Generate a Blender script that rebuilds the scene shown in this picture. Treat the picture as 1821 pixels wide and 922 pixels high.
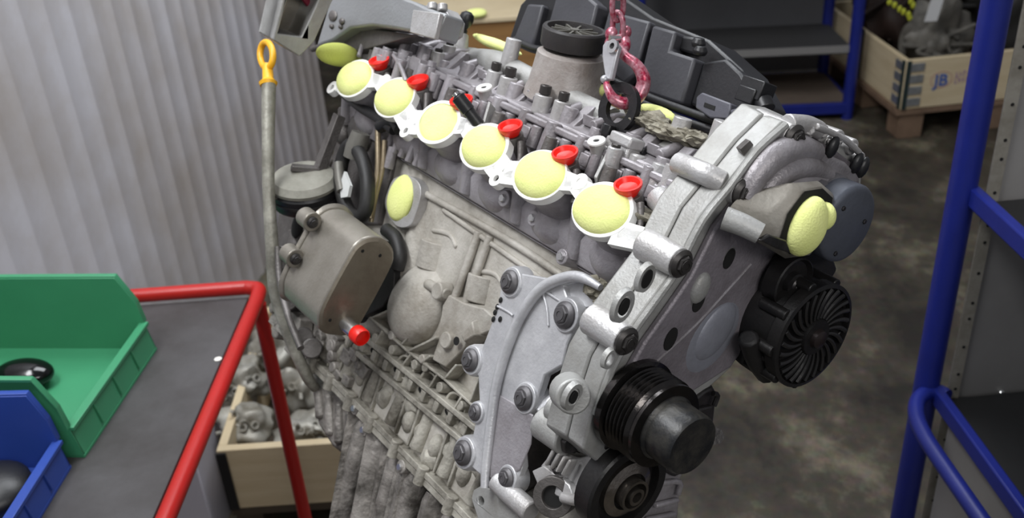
import bpy, bmesh, math, random
from mathutils import Vector, Matrix, noise
from mathutils.geometry import tessellate_polygon
random.seed(7)
for o in list(bpy.data.objects): bpy.data.objects.remove(o)
C = bpy.context.scene.collection
V = Vector
# ------------------------------------------------------------------ camera
FPX, CX, CY = 1803.0, 910.5, 461.0
PITCH = math.atan(FPX/3117.0); ROLL = math.atan(210/3110.0)
CAM = V((0, 0, 1.70))
FW = V((0, math.cos(PITCH), -math.sin(PITCH))); U0 = V((0, math.sin(PITCH), math.cos(PITCH))); R0 = V((1, 0, 0))
RT = R0*math.cos(ROLL) - U0*math.sin(ROLL); UP = U0*math.cos(ROLL) + R0*math.sin(ROLL)
cd = bpy.data.cameras.new('camera'); cam = bpy.data.objects.new('camera', cd); C.objects.link(cam)
m3 = Matrix((RT, UP, -FW)).transposed()
cam.matrix_world = Matrix.Translation(CAM) @ m3.to_4x4()
cd.sensor_width = 36; cd.lens = 36*FPX/1821; cd.clip_start = .02; cd.clip_end = 60
cd.dof.use_dof = True; cd.dof.focus_distance = 0.86; cd.dof.aperture_fstop = 9.0
bpy.context.scene.camera = cam
# ------------------------------------------------------------------ light
sc = bpy.context.scene
w = bpy.data.worlds.new('world'); sc.world = w; w.use_nodes = True
w.node_tree.nodes['Background'].inputs[0].default_value = (.90, .93, 1, 1)
w.node_tree.nodes['Background'].inputs[1].default_value = .21
sc.view_settings.view_transform = 'Standard'; sc.view_settings.look = 'None'
sc.view_settings.gamma = 1; sc.view_settings.exposure = 0.0
def area(name, loc, target, size, power, col):
    l = bpy.data.lights.new(name, 'AREA'); l.shape = 'RECTANGLE'; l.size = size[0]; l.size_y = size[1]; l.energy = power; l.color = col
    o = bpy.data.objects.new(name, l); C.objects.link(o); o.location = loc
    o.rotation_euler = (V(target)-V(loc)).to_track_quat('-Z', 'Y').to_euler(); return o
area('ceiling_lamp', (-.95, .75, 3.2), (-.05, 1.0, 1.1), (1.4, .6), 57, (.96, .98, 1))
area('wall_fill_light', (.1, 2.2, 3.3), (-.9, 2.2, .9), (1.2, 1.6), 60, (.93, .96, 1))  # added light, aimed left to brighten the ribbed wall
area('front_fill_light', (1.0, -1.9, 3.1), (.1, .8, 1.1), (1.6, .5), 34, (1, .98, .96))  # added fill from behind the camera, lifts the dark front face
# ------------------------------------------------------------------ helpers: rays and planes
def ray(x, y): return FW + RT*((x-CX)/FPX) + UP*((CY-y)/FPX)
XR = ray(-547, -486); XR.z = 0; XR.normalize()
PHI = math.radians(28)
vv = V((-XR.y, XR.x, 0)); uu = V((0, 0, 1))
YE = vv*math.cos(PHI) + uu*math.sin(PHI); ZE = uu*math.cos(PHI) - vv*math.sin(PHI)
EM = Matrix((XR, YE, ZE))                      # world -> engine axes
EO = CAM + ray(1070, 372)*(0.912*FPX/1958*1.03)
CL = EM @ (CAM-EO)
AX = {'X': V((1, 0, 0)), 'Y': V((0, 1, 0)), 'Z': V((0, 0, 1)), 'D': V((0, .6, .8)), 'F': V((0, .927, .375))}
def P(px, py, pl, c=0.0):                      # point of an engine plane, in engine axes
    n = AX[pl]; d = EM @ ray(px, py)
    return CL + d*((c-n.dot(CL))/n.dot(d))
def Wp(px, py, n, c):                          # point of a world plane
    n = V(n); d = ray(px, py)
    return CAM + d*((c-n.dot(CAM))/n.dot(d))
def PL(pts, pl, c=0.0): return [P(x, y, pl, c) for x, y in pts]
def toE(wp): return EM @ (V(wp)-EO)
def toW(l): return EO + EM.transposed() @ V(l)
# ------------------------------------------------------------------ materials
def rgb(r, g, b):
    f = lambda c: (c/255/12.92) if c/255 <= .04045 else ((c/255+.055)/1.055)**2.4
    return (f(r), f(g), f(b), 1)
MATS = {}
def mat(name, col, rough=.5, metal=0.0, grime=None, gamt=.5, gscale=18, bump=.15, bscale=300, spec=.5, stretch=None, coat=0):
    if name in MATS: return MATS[name]
    m = bpy.data.materials.new(name); m.use_nodes = True; nt = m.node_tree; b = nt.nodes['Principled BSDF']
    b.inputs['Roughness'].default_value = rough; b.inputs['Metallic'].default_value = metal
    b.inputs['Specular IOR Level'].default_value = spec; b.inputs['Coat Weight'].default_value = coat
    tc = nt.nodes.new('ShaderNodeTexCoord'); src = tc.outputs['Object']
    if stretch:
        mp = nt.nodes.new('ShaderNodeMapping'); mp.inputs['Scale'].default_value = stretch
        nt.links.new(src, mp.inputs[0]); src = mp.outputs[0]
    c = rgb(*col)
    if grime:
        n = nt.nodes.new('ShaderNodeTexNoise'); n.inputs['Scale'].default_value = gscale; n.inputs['Detail'].default_value = 8
        n.inputs['Roughness'].default_value = .65
        nt.links.new(src, n.inputs['Vector'])
        r = nt.nodes.new('ShaderNodeValToRGB'); r.color_ramp.elements[0].position = .38; r.color_ramp.elements[1].position = .68
        r.color_ramp.elements[0].color = (0, 0, 0, 1); r.color_ramp.elements[1].color = (gamt, gamt, gamt, 1)
        nt.links.new(n.outputs['Fac'], r.inputs[0])
        mx = nt.nodes.new('ShaderNodeMix'); mx.data_type = 'RGBA'
        mx.inputs[6].default_value = c; mx.inputs[7].default_value = rgb(*grime)
        nt.links.new(r.outputs[0], mx.inputs[0]); nt.links.new(mx.outputs[2], b.inputs['Base Color'])
    else: b.inputs['Base Color'].default_value = c
    if bump:
        n2 = nt.nodes.new('ShaderNodeTexNoise'); n2.inputs['Scale'].default_value = bscale; n2.inputs['Detail'].default_value = 4
        nt.links.new(src, n2.inputs['Vector'])
        bp = nt.nodes.new('ShaderNodeBump'); bp.inputs['Strength'].default_value = bump; bp.inputs['Distance'].default_value = .002
        nt.links.new(n2.outputs['Fac'], bp.inputs['Height']); nt.links.new(bp.outputs[0], b.inputs['Normal'])
    MATS[name] = m; return m
ALU = mat('cast_aluminium', (192, 191, 191), .40, .4, (140, 134, 128), .6, 26, .25, 420)
ALUP = mat('purple_grey_casting', (168, 164, 168), .42, .35, (108, 102, 102), .8, 16, .3, 380)
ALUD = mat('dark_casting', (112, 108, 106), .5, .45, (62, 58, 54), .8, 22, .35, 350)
BLK = mat('dusty_block_casting', (190, 186, 178), .6, .15, (124, 117, 105), .9, 15, .4, 300)
GRB = mat('grimy_block_casting', (178, 174, 163), .6, .15, (78, 73, 63), .95, 22, .7, 200)
PAN = mat('oily_pan_casting', (158, 153, 147), .5, .3, (64, 60, 55), .95, 30, 1.0, 130)
LALU = mat('light_machined_casting', (168, 168, 166), .48, .3, (132, 130, 124), .7, 30, .2, 420)
WFL = mat('machined_flange', (250, 250, 248), .35, .12, (225, 222, 214), .4, 40, .1, 500)
STEEL = mat('bright_steel', (215, 215, 215), .25, .95, None, bump=.05)
DSTEEL = mat('dark_steel', (84, 82, 82), .38, .8, (40, 38, 36), .6, 60, .1, 400)
BOLT = mat('blackened_bolt', (52, 50, 50), .35, .5, (96, 92, 88), .6, 120, .1)
BLACKM = mat('black_pulley', (24, 23, 24), .42, .2, (42, 40, 38), .5, 40, .15)
HOLE = mat('dark_bore', (14, 13, 12), .8, 0, None, bump=0)
FOAM = mat('yellow_foam', (238, 243, 162), .85, 0, (222, 232, 134), .5, 30, .35, 500, .2)
REDP = mat('red_plastic', (226, 30, 18), .35, 0, None, bump=.05)
BPL = mat('grey_black_plastic', (66, 66, 71), .48, 0, (48, 48, 52), .6, 12, .12, 250)
BPLD = mat('black_plastic', (26, 26, 28), .4, 0, None, bump=.1)
DIRT = mat('gritty_deposit', (152, 147, 132), .8, .1, (88, 82, 68), .95, 60, 1.0, 220)
COOL = mat('oil_cooler_skin', (150, 145, 136), .38, .55, (110, 104, 94), .6, 20, .15, 300)
COOLE = mat('oil_cooler_end', (126, 118, 104), .42, .5, (96, 86, 74), .7, 24, .15, 300)
RUB = mat('black_rubber', (22, 22, 22), .55, 0, (44, 42, 40), .6, 30, .1)
YEL = mat('yellow_plastic', (238, 178, 34), .4, 0, (222, 156, 30), .5, 30, .05)
CHR = mat('worn_pink_paint', (150, 22, 58), .3, .35, (226, 190, 200), .75, 130, .15, 300)
SLATE = mat('slate_grey_cover', (84, 88, 98), .5, .25, (64, 66, 72), .6, 14, .15)
TUBEM = mat('weathered_tube', (128, 126, 116), .5, .35, (192, 190, 178), .7, 45, .25, 250)
# ------------------------------------------------------------------ mesh builder
def frame(ax):
    ax = V(ax).normalized(); t = V((0, 0, 1)) if abs(ax.z) < .9 else V((1, 0, 0))
    a = ax.cross(t).normalized(); return a, ax.cross(a).normalized(), ax
def smooth_path(pts, n=6, closed=False):
    pts = [V(p) for p in pts]
    if len(pts) < 3 or n < 2: return pts
    out = []; N = len(pts); rng = N if closed else N-1
    for i in range(rng):
        if closed: p0, p1, p2, p3 = pts[(i-1) % N], pts[i], pts[(i+1) % N], pts[(i+2) % N]
        else:
            p1, p2 = pts[i], pts[i+1]; p0 = pts[i-1] if i else p1*2-p2; p3 = pts[i+2] if i+2 < N else p2*2-p1
        for k in range(n):
            t = k/n
            out.append(.5*((2*p1)+(p2-p0)*t+(2*p0-5*p1+4*p2-p3)*t*t+(3*p1-p0-3*p2+p3)*t**3))
    if not closed: out.append(pts[-1])
    return out
class MB:
    def __init__(s): s.bm = bmesh.new()
    def vf(s, vs, fs):
        b = [s.bm.verts.new(v) for v in vs]
        for f in fs:
            try: s.bm.faces.new([b[i] for i in f])
            except ValueError: pass
        return s
    def prism(s, pts, vec, taper=1.0, vec2=None):   # planar outline pushed along vec
        pts = [V(p) for p in pts]; n = len(pts); vec = V(vec); c = sum(pts, V())/n
        b = [c+(p-c)*taper+vec for p in pts]
        return s.vf(pts+b, [list(range(n))[::-1], [n+i for i in range(n)]]+[[i, (i+1) % n, n+(i+1) % n, n+i] for i in range(n)])
    def plate(s, loops, vec):                       # outline with holes
        loops = [[V(p) for p in l] for l in loops]; flat = [p for l in loops for p in l]; n = len(flat); vec = V(vec)
        tris = tessellate_polygon(loops); fs = [list(t) for t in tris]+[[n+i for i in t[::-1]] for t in tris]; k = 0
        for l in loops:
            m = len(l); fs += [[k+i, k+(i+1) % m, n+k+(i+1) % m, n+k+i] for i in range(m)]; k += m
        return s.vf(flat+[p+vec for p in flat], fs)
    def lathe(s, p, ax, prof, seg=28, sc=(1, 1), a0=None):
        a, b, c = frame(ax)
        if a0 is not None: a = (V(a0)-c*V(a0).dot(c)).normalized(); b = c.cross(a)
        p = V(p); vs = []; fs = []
        for (r, h) in prof:
            for i in range(seg):
                t = 2*math.pi*i/seg; vs.append(p+a*(r*sc[0]*math.cos(t))+b*(r*sc[1]*math.sin(t))+c*h)
        for k in range(len(prof)-1):
            for i in range(seg): fs.append([k*seg+i, k*seg+(i+1) % seg, (k+1)*seg+(i+1) % seg, (k+1)*seg+i])
        fs.append([i for i in range(seg)][::-1]); fs.append([(len(prof)-1)*seg+i for i in range(seg)])
        return s.vf(vs, fs)
    def cyl(s, p, q, r, r2=None, seg=20):
        p = V(p); q = V(q); return s.lathe(p, q-p, [(r, 0), (r if r2 is None else r2, (q-p).length)], seg)
    def ring(s, p, ax, ri, ro, h, seg=32):
        return s.lathe2(p, ax, [(ri, 0), (ro, 0), (ro, h), (ri, h)], seg)
    def lathe2(s, p, ax, prof, seg=32, sc=(1, 1)):   # closed profile (a ring)
        a, b, c = frame(ax); p = V(p); vs = []; fs = []; K = len(prof)
        for (r, h) in prof:
            for i in range(seg):
                t = 2*math.pi*i/seg; vs.append(p+a*(r*sc[0]*math.cos(t))+b*(r*sc[1]*math.sin(t))+c*h)
        for k in range(K):
            k2 = (k+1) % K
            for i in range(seg): fs.append([k*seg+i, k*seg+(i+1) % seg, k2*seg+(i+1) % seg, k2*seg+i])
        return s.vf(vs, fs)
    def tube(s, pts, r, seg=12, n=6, closed=False):
        N0 = len(pts); pts = smooth_path(pts, n, closed); N = len(pts)
        rs = r if isinstance(r, (list, tuple)) else None; vs = []; fs = []; a = None
        for i, p in enumerate(pts):
            if closed: t = pts[(i+1) % N]-pts[i-1]
            else: t = pts[min(i+1, N-1)]-pts[max(i-1, 0)]
            t.normalize()
            if a is None: a = frame(t)[0]
            a = (a-t*a.dot(t)).normalized(); b = t.cross(a)
            if rs:
                f = i/(N-1)*(len(rs)-1); k = min(int(f), len(rs)-2); rr = rs[k]+(rs[k+1]-rs[k])*(f-k)
            else: rr = r
            vs += [p+a*(rr*math.cos(2*math.pi*j/seg))+b*(rr*math.sin(2*math.pi*j/seg)) for j in range(seg)]
        for i in range(N if closed else N-1):
            i2 = (i+1) % N
            fs += [[i*seg+j, i*seg+(j+1) % seg, i2*seg+(j+1) % seg, i2*seg+j] for j in range(seg)]
        if not closed: fs += [list(range(seg))[::-1], [(N-1)*seg+j for j in range(seg)]]
        return s.vf(vs, fs)
    def box(s, c, a, b, d):                          # centre and three half vectors
        c, a, b, d = V(c), V(a), V(b), V(d)
        vs = [c+a*i+b*j+d*k for k in (-1, 1) for i, j in ((-1, -1), (1, -1), (1, 1), (-1, 1))]
        return s.vf(vs, [[3, 2, 1, 0], [4, 5, 6, 7], [0, 1, 5, 4], [1, 2, 6, 5], [2, 3, 7, 6], [3, 0, 4, 7]])
    def bar(s, p, q, up, wd, th):                    # straight bar p->q, width wd across, th along up
        p, q, up = V(p), V(q), V(up).normalized(); d = (q-p)*.5; sd = d.cross(up).normalized()*wd*.5
        return s.box((p+q)*.5, d, sd, up*th*.5)
    def ell(s, c, a, b, d, seg=20, amp=0, fr=60, seed=0):
        c, a, b, d = V(c), V(a), V(b), V(d); vs = []; fs = []; R = seg//2
        for i in range(R+1):
            ph = math.pi*i/R
            for j in range(seg):
                t = 2*math.pi*j/seg; q = a*(math.sin(ph)*math.cos(t))+b*(math.sin(ph)*math.sin(t))+d*math.cos(ph)
                if i in (0, R): q = d*math.cos(ph)
                k = 1+amp*noise.noise((c+q)*fr+V((seed, 0, 0))); vs.append(c+q*k)
        for i in range(R):
            for j in range(seg): fs.append([i*seg+j, (i+1)*seg+j, (i+1)*seg+(j+1) % seg, i*seg+(j+1) % seg])
        return s.vf(vs, fs)
    def lump(s, c, r, amp=.5, fr=30, seed=0, sc=(1, 1, 1), sub=3):
        t = bmesh.new(); bmesh.ops.create_icosphere(t, subdivisions=sub, radius=1)
        vs = []; idx = {}
        for i, v in enumerate(t.verts):
            d = v.co.normalized(); k = r*(1+amp*noise.noise(d*fr+V((seed, seed*.3, 0)))); vs.append(V(c)+V((d.x*k*sc[0], d.y*k*sc[1], d.z*k*sc[2]))); idx[v] = i
        fs = [[idx[v] for v in f.verts] for f in t.faces]; t.free(); return s.vf(vs, fs)
SPLIT = {'rim', 'eye_foot', 'flange', 'hole_rim', 'bore', 'bolt_sleeve', 'round_post', 'case_lug', 'slot', 'small_boss', 'cast_arc', 'rounded_hump', 'boss', 'edge_lug', 'shadow_pocket', 'pin_hole', 'cast_dimple', 'thin_rib', 'fan_fin',
         'port_runner', 'injector_boss', 'crankcase_rib', 'web_rib', 'cast_rib', 'deposit', 'fitting', 'bracket_arm', 'face_ridge', 'edge_bead', 'slot_hole', 'plug_connector', 'wiring', 'faded_lettering', 'front_casting_piece',
         'casting_lump', 'pan_rib', 'coolant_pipe', 'rim_tube', 'lower_rib', 'pipe_boss', 'dark_bore'}
def islands(bm):
    seen = set(); out = []
    for v in bm.verts:
        if v in seen: continue
        st = [v]; seen.add(v); comp = []
        while st:
            a = st.pop(); comp.append(a)
            for e in a.link_edges:
                b = e.other_vert(a)
                if b not in seen: seen.add(b); st.append(b)
        out.append(comp)
    return out
def link(name, mb, m, parent=None, off=None, bevel=0.0, ang=38, seg=2, kind=None, label=None):
    if name in SPLIT and mb is not None:
        bm = mb.bm; bm.verts.ensure_lookup_table(); isl = islands(bm)
        if len(isl) > 1:
            res = None
            for comp in isl:
                m2 = MB(); idx = {v: i for i, v in enumerate(comp)}; fs = []; done = set()
                for v in comp:
                    for f in v.link_faces:
                        if f not in done: done.add(f); fs.append([idx[x] for x in f.verts])
                m2.vf([v.co.copy() for v in comp], fs); o = link_one(name, m2, m, parent, off, bevel, ang, seg, None, label); res = res or o
            bm.free(); return res
    return link_one(name, mb, m, parent, off, bevel, ang, seg, kind, label)
def link_one(name, mb, m, parent=None, off=None, bevel=0.0, ang=38, seg=2, kind=None, label=None):
    bm = mb.bm; bmesh.ops.remove_doubles(bm, verts=bm.verts, dist=1e-6)
    bmesh.ops.recalc_face_normals(bm, faces=bm.faces)
    lim = math.radians(ang)
    for f in bm.faces: f.smooth = True
    for e in bm.edges:
        if len(e.link_faces) == 2 and e.calc_face_angle(0) > lim: e.smooth = False
    me = bpy.data.meshes.new(name); bm.to_mesh(me); bm.free(); me.materials.append(m)
    o = bpy.data.objects.new(name, me); C.objects.link(o)
    if parent: o.parent = parent
    if off is not None: o.location = off
    if bevel:
        md = o.modifiers.new('bevel', 'BEVEL'); md.width = bevel; md.segments = seg; md.limit_method = 'ANGLE'; md.angle_limit = math.radians(40)
    if kind: o['kind'] = kind
    if label: o['label'] = label
    return o
def tag(o, label, cat, group=None):
    o['label'] = label; o['category'] = cat
    if group: o['group'] = group
    return o
class Thing:                                       # an Empty at the base that parents its parts
    def __init__(s, name, label, cat, base, eng=False, group=None):
        o = bpy.data.objects.new(name, None); C.objects.link(o); o.empty_display_size = .05; s.o = o; s.base = V(base)
        tag(o, label, cat, group)
        if eng: o.matrix_world = Matrix.Translation(toW(base)) @ EM.transposed().to_4x4()
        else: o.location = base
    def part(s, name, mb, m, **k): return link(name, mb, m, s.o, -s.base, **k)
def sub(parent, name, mb, m, **k): return link(name, mb, m, parent, None, **k)
def single(name, mb, m, label, cat, base, eng=False, group=None, **k):   # thing that is one mesh
    b = V(base)
    for v in mb.bm.verts: v.co -= b
    o = link(name, mb, m, **k); tag(o, label, cat, group)
    if eng: o.matrix_world = Matrix.Translation(toW(b)) @ EM.transposed().to_4x4()
    else: o.location = b
    return o
# bolts share their mesh
_bolt = {}
def bolt_mesh(kind):
    if kind in _bolt: return _bolt[kind]
    mb = MB(); z = (0, 0, 1)
    if kind == 'flange':
        mb.lathe((0, 0, 0), z, [(1.0, 0), (1.0, .18), (.9, .3), (.74, .42)], 24); mb.lathe((0, 0, .3), z, [(.66, 0), (.66, .22), (.58, .32)], 6)
        mb.lathe2((0, 0, .58), z, [(.24, 0), (.46, 0), (.46, .1), (.24, .1)], 14)
    elif kind == 'cap':
        mb.lathe((0, 0, 0), z, [(.7, 0), (.7, .2), (1, .2), (1, 1.5), (.9, 1.65), (.5, 1.65), (.5, 1.2)], 20)
    else:
        mb.lathe((0, 0, 0), z, [(1, 0), (1, .5), (.85, .7)], 6)
    bm = mb.bm; bmesh.ops.recalc_face_normals(bm, faces=bm.faces)
    for f in bm.faces: f.smooth = True
    for e in bm.edges:
        if len(e.link_faces) == 2 and e.calc_face_angle(0) > .5: e.smooth = False
    me = bpy.data.meshes.new('bolt_'+kind); bm.to_mesh(me); bm.free(); _bolt[kind] = me; return me
def bolt(p, ax, r, m=None, parent=None, kind='flange', off=None, name='bolt'):
    m = m or BOLT; base = bolt_mesh(kind); key = (kind, m.name)
    if key not in _bolt:
        me = base.copy(); me.materials.clear(); me.materials.append(m); _bolt[key] = me
    o = bpy.data.objects.new(name, _bolt[key]); C.objects.link(o)
    q = V(ax).to_track_quat('Z', 'Y').to_matrix().to_4x4()
    o.matrix_local = Matrix.Translation(V(p)+(V(off) if off is not None else V())) @ q @ Matrix.Scale(r, 4)
    o.parent = parent; return o
NX, NY, NZ, ND, NF = V((-1, 0, 0)), AX['Y'], AX['Z'], AX['D'], AX['F']
WF = V((0, .375, -.927))                           # down the flange face

# ================================================================== SETTING
def struct(name, mb, m, **k): o = link(name, mb, m, **k); o['kind'] = 'structure'; return o
# floor: mottled concrete
def floor_mat():
    m = bpy.data.materials.new('stained_concrete'); m.use_nodes = True; nt = m.node_tree; b = nt.nodes['Principled BSDF']
    tc = nt.nodes.new('ShaderNodeTexCoord'); mp = nt.nodes.new('ShaderNodeMapping'); mp.inputs['Scale'].default_value = (1, .75, 1); mp.inputs['Rotation'].default_value = (0, 0, .35)
    nt.links.new(tc.outputs['Object'], mp.inputs[0])
    n = nt.nodes.new('ShaderNodeTexNoise'); n.inputs['Scale'].default_value = 3.6; n.inputs['Detail'].default_value = 7; n.inputs['Roughness'].default_value = .68; n.inputs['Distortion'].default_value = .1
    nt.links.new(mp.outputs[0], n.inputs['Vector'])
    r = nt.nodes.new('ShaderNodeValToRGB'); e = r.color_ramp.elements
    e[0].position = .36; e[0].color = rgb(38, 34, 29); e[1].position = .72; e[1].color = rgb(130, 123, 104)
    x = r.color_ramp.elements.new(.52); x.color = rgb(68, 62, 52)
    nt.links.new(n.outputs['Fac'], r.inputs[0])
    n2 = nt.nodes.new('ShaderNodeTexNoise'); n2.inputs['Scale'].default_value = 40; n2.inputs['Detail'].default_value = 6
    nt.links.new(tc.outputs['Object'], n2.inputs['Vector'])
    mx = nt.nodes.new('ShaderNodeMix'); mx.data_type = 'RGBA'; mx.blend_type = 'OVERLAY'; mx.inputs[0].default_value = .35
    nt.links.new(r.outputs[0], mx.inputs[6]); nt.links.new(n2.outputs['Color'], mx.inputs[7]); nt.links.new(mx.outputs[2], b.inputs['Base Color'])
    b.inputs['Roughness'].default_value = .5
    return m
struct('floor', MB().box((0, 3.2, -.05), (4.2, 0, 0), (0, 5, 0), (0, 0, .05)), floor_mat())
# left wall: vertically ribbed sheet
WD = ray(1124, -598); WD.z = 0; WD.normalize(); WN = V((WD.y, -WD.x, 0)); W0 = CAM+ray(9, 0)*2.0; W0.z = 0
wallm = mat('ribbed_wall_sheet', (204, 203, 209), .45, 0, (172, 163, 154), .8, 2.2, .05, 60)
mb = MB(); pitch = .0914; prof = []
for k in range(-20, 21):
    for t, h in ((0, 0), (.18, 0), (.34, .005), (.42, .005), (.58, 0)): prof.append((k+t, h))
vs = []; fs = []
for s_, h in prof:
    q = W0+WD*(s_*pitch)+WN*(h-.004); vs += [V((q.x, q.y, 0)), V((q.x, q.y, 3.2))]
for i in range(len(prof)-1): fs.append([2*i, 2*i+2, 2*i+3, 2*i+1])
n0 = len(vs); vs += [v-WN*.03 for v in vs]
for i in range(len(prof)-1): fs.append([n0+2*i+1, n0+2*i+3, n0+2*i+2, n0+2*i])
fs.append([len(vs)-2, len(vs)-1, n0-1, n0-2]); fs.append([0, 1, n0+1, n0])
struct('wall_left', mb.vf(vs, fs), wallm, ang=20)
struct('wall_back', MB().box((0, 7.8, 1.6), (4.2, 0, 0), (0, .05, 0), (0, 0, 1.6)), mat('back_wall_paint', (92, 88, 82), .7, 0, (70, 66, 60), .5, 3))

# ================================================================== ENGINE
EB = V((.16, -.12, -.50))
eng = Thing('engine', 'grey cast aluminium six-cylinder engine hanging from the chain hook', 'engine', EB, eng=True)
OFF = -EB
def ebolt(p, ax, r, m=None, kind='flange', parent=None):
    return bolt(p, ax, r, m, parent or eng.o, kind, OFF if parent is None else None)
# --- block
mb = MB()
prof = [(-.047, -.066), (-.047, -.272), (-.040, -.282), (-.036, -.338), (-.13, -.338), (-.16, -.20), (-.16, -.066)]
mb.prism([V((-.062, y, z)) for y, z in prof], (.482, 0, 0))
block = eng.part('engine_block', mb, BLK, bevel=.004)
# raised casting detail on the block side
mb = MB(); yb = -.047
def Yp(pts, c): return [P(x, y, 'Y', c) for x, y in pts]
mb.tube(Yp([(764, 372), (754, 430), (740, 490), (724, 520)], -.062), [.020, .022, .024, .026], 16)          # broad column below foam outlet
for x0, y0, x1, y1, r in ((852, 412, 806, 538, .0045), (872, 420, 826, 545, .0045)): mb.tube([P(x0, y0, 'Y', -.045), P(x1, y1, 'Y', -.040)], r, 10)
mb.tube(Yp([(789, 374), (900, 452), (985, 512)], -.046), .0032, 8)
mb.tube(Yp([(730, 330), (900, 425), (1000, 490)], -.045), .0042, 8)
for x0, y0, x1, y1 in ((783, 432, 772, 480), (868, 492, 858, 538), (948, 540, 940, 580)):
    mb.tube(Yp([(x0, y0), (x1, y1)], -.058), .021, 20)
mb.tube(Yp([(770, 410), (800, 418), (812, 440)], -.047), .003, 8); mb.tube(Yp([(842, 482), (880, 488), (896, 512)], -.047), .003, 8)
mb.ell(P(750, 540, 'Y', -.050), (.044, 0, 0), (0, .030, 0), (0, -.008, .046), 32)                              # round bulge
mb.prism(Yp([(800, 542), (812, 522), (842, 538), (880, 548), (900, 565), (892, 590), (850, 608), (838, 628), (806, 660), (780, 645), (792, 608)], -.047), (0, .012, 0), .92)
mb.prism(Yp([(868, 560), (876, 600), (845, 620), (835, 600)], -.047), (0, .018, 0), .6)
mb.tube(Yp([(795, 524), (760, 505)], -.036), .006, 10)
for x, y, r in ((812, 607, .0105), (797, 520, .011), (770, 640, .006), (715, 598, .006)): mb.cyl(P(x, y, 'Y', -.045), P(x, y, 'Y', -.045)+V((0, .016, 0)), r, r*.85, 18)
sub(block, 'cast_rib', mb, BLK, bevel=.0012, ang=50)
mb = MB()
for x, y, r in ((812, 607, .0045),): mb.cyl(P(x, y, 'Y', -.0288), P(x, y, 'Y', -.0288)+V((0, .0006, 0)), r)
sub(block, 'bore', mb, HOLE)
# web of thin ribs with pockets above the rail
mb = MB()
def ribs(lines, c, wd, h, m=mb):
    for x0, y0, x1, y1 in lines: mb.bar(P(x0, y0, 'Y', c+h/2), P(x1, y1, 'Y', c+h/2), (0, 1, 0), wd, h)
ribs([(668, 566, 735, 626), (735, 626, 800, 675), (800, 675, 872, 742), (668, 568, 712, 549), (735, 626, 785, 602), (700, 596, 726, 572), (724, 614, 746, 590),
      (760, 646, 775, 634), (800, 676, 822, 650), (846, 716, 862, 672), (690, 590, 676, 612), (740, 632, 722, 656), (787, 668, 768, 700), (832, 705, 812, 738)], -.047, .0028, .017)
for x, y in ((686, 603), (716, 624), (757, 650), (776, 655), (802, 690), (838, 722)): mb.cyl(P(x, y, 'Y', -.047), P(x, y, 'Y', -.047)+V((0, .016, 0)), .007, .0055, 14)
for x, y in ((733, 655), (775, 684), (822, 722)): mb.lathe2(P(x, y, 'Y', -.045), (0, 1, 0), [(.010, 0), (.014, 0), (.014, .010), (.0115, .010)], 24, (1.25, .95))
sub(block, 'web_rib', mb, GRB, bevel=.0008)
# slotted rail
mb = MB()
a0, a1 = P(652, 604, 'Y', -.03), P(862, 776, 'Y', -.03); b0, b1 = P(634, 628, 'Y', -.03), P(838, 798, 'Y', -.03)
for t0, t1, th in ((a0, a1, .006), (b0, b1, .006)): mb.bar(t0-V((0, .008, 0)), t1-V((0, .008, 0)), (0, 1, 0), th, .020)
mb.prism([a0-V((0, .012, 0)), a1-V((0, .012, 0)), b1-V((0, .012, 0)), b0-V((0, .012, 0))], (0, .004, 0))
for k in range(10):
    t = k/9; c = (a0*(1-t)+a1*t+b0*(1-t)+b1*t)*.5; mb.bar(c-V((.004, .006, 0)), c+V((.004, -.006, 0)), (0, 1, 0), .012, .012)
rail = sub(block, 'slotted_rail', mb, GRB, bevel=.001)
mb = MB()
for k in range(9):
    t = (k+.5)/9; c = (a0*(1-t)+a1*t+b0*(1-t)+b1*t)*.5-V((0, .0078, 0)); mb.ell(c, (.0055, 0, 0), (0, .0004, 0), (0, 0, .0032), 14)
sub(block, 'slot', mb, HOLE)
# lower crankcase ribs and lumps
mb = MB(); rnd = random.Random(3)
for k in range(13):
    x = .045+k*.027; yy = -.038
    if k % 3 != 1: mb.bar(V((x, yy, -.275)), V((x-.002, yy+.001, -.334)), (0, 1, 0), .0035, .010)
    if k % 2 == 0: mb.tube([V((x+.013, yy-.004, -.268)), V((x+.012, yy+.002, -.330))], [.007, .009], 14)
    else: mb.ell(V((x+.013, yy, -.312)), (.010, 0, 0), (0, .008, 0), (0, 0, .014), 14)
for k in range(16): mb.lump(V((rnd.uniform(.04, .38), -.040, rnd.uniform(-.33, -.285))), rnd.uniform(.008, .013), .5, 2.2, k, (1.2, .7, 1), 2)
sub(block, 'crankcase_rib', mb, GRB, bevel=.0008, ang=45)
# pan rail
mb = MB()
mb.box((.165, -.075, -.340), (.245, 0, 0), (0, .048, 0), (0, 0, .0035)); mb.box((.165, -.075, -.3485), (.245, 0, 0), (0, .046, 0), (0, 0, .0035))
for x in (.39, .345, .295, .245, .19, .135, .08, .025): mb.cyl((x, -.028, -.334), (x, -.028, -.354), .0062)
sub(block, 'pan_rail', mb, GRB, bevel=.0008)
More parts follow.
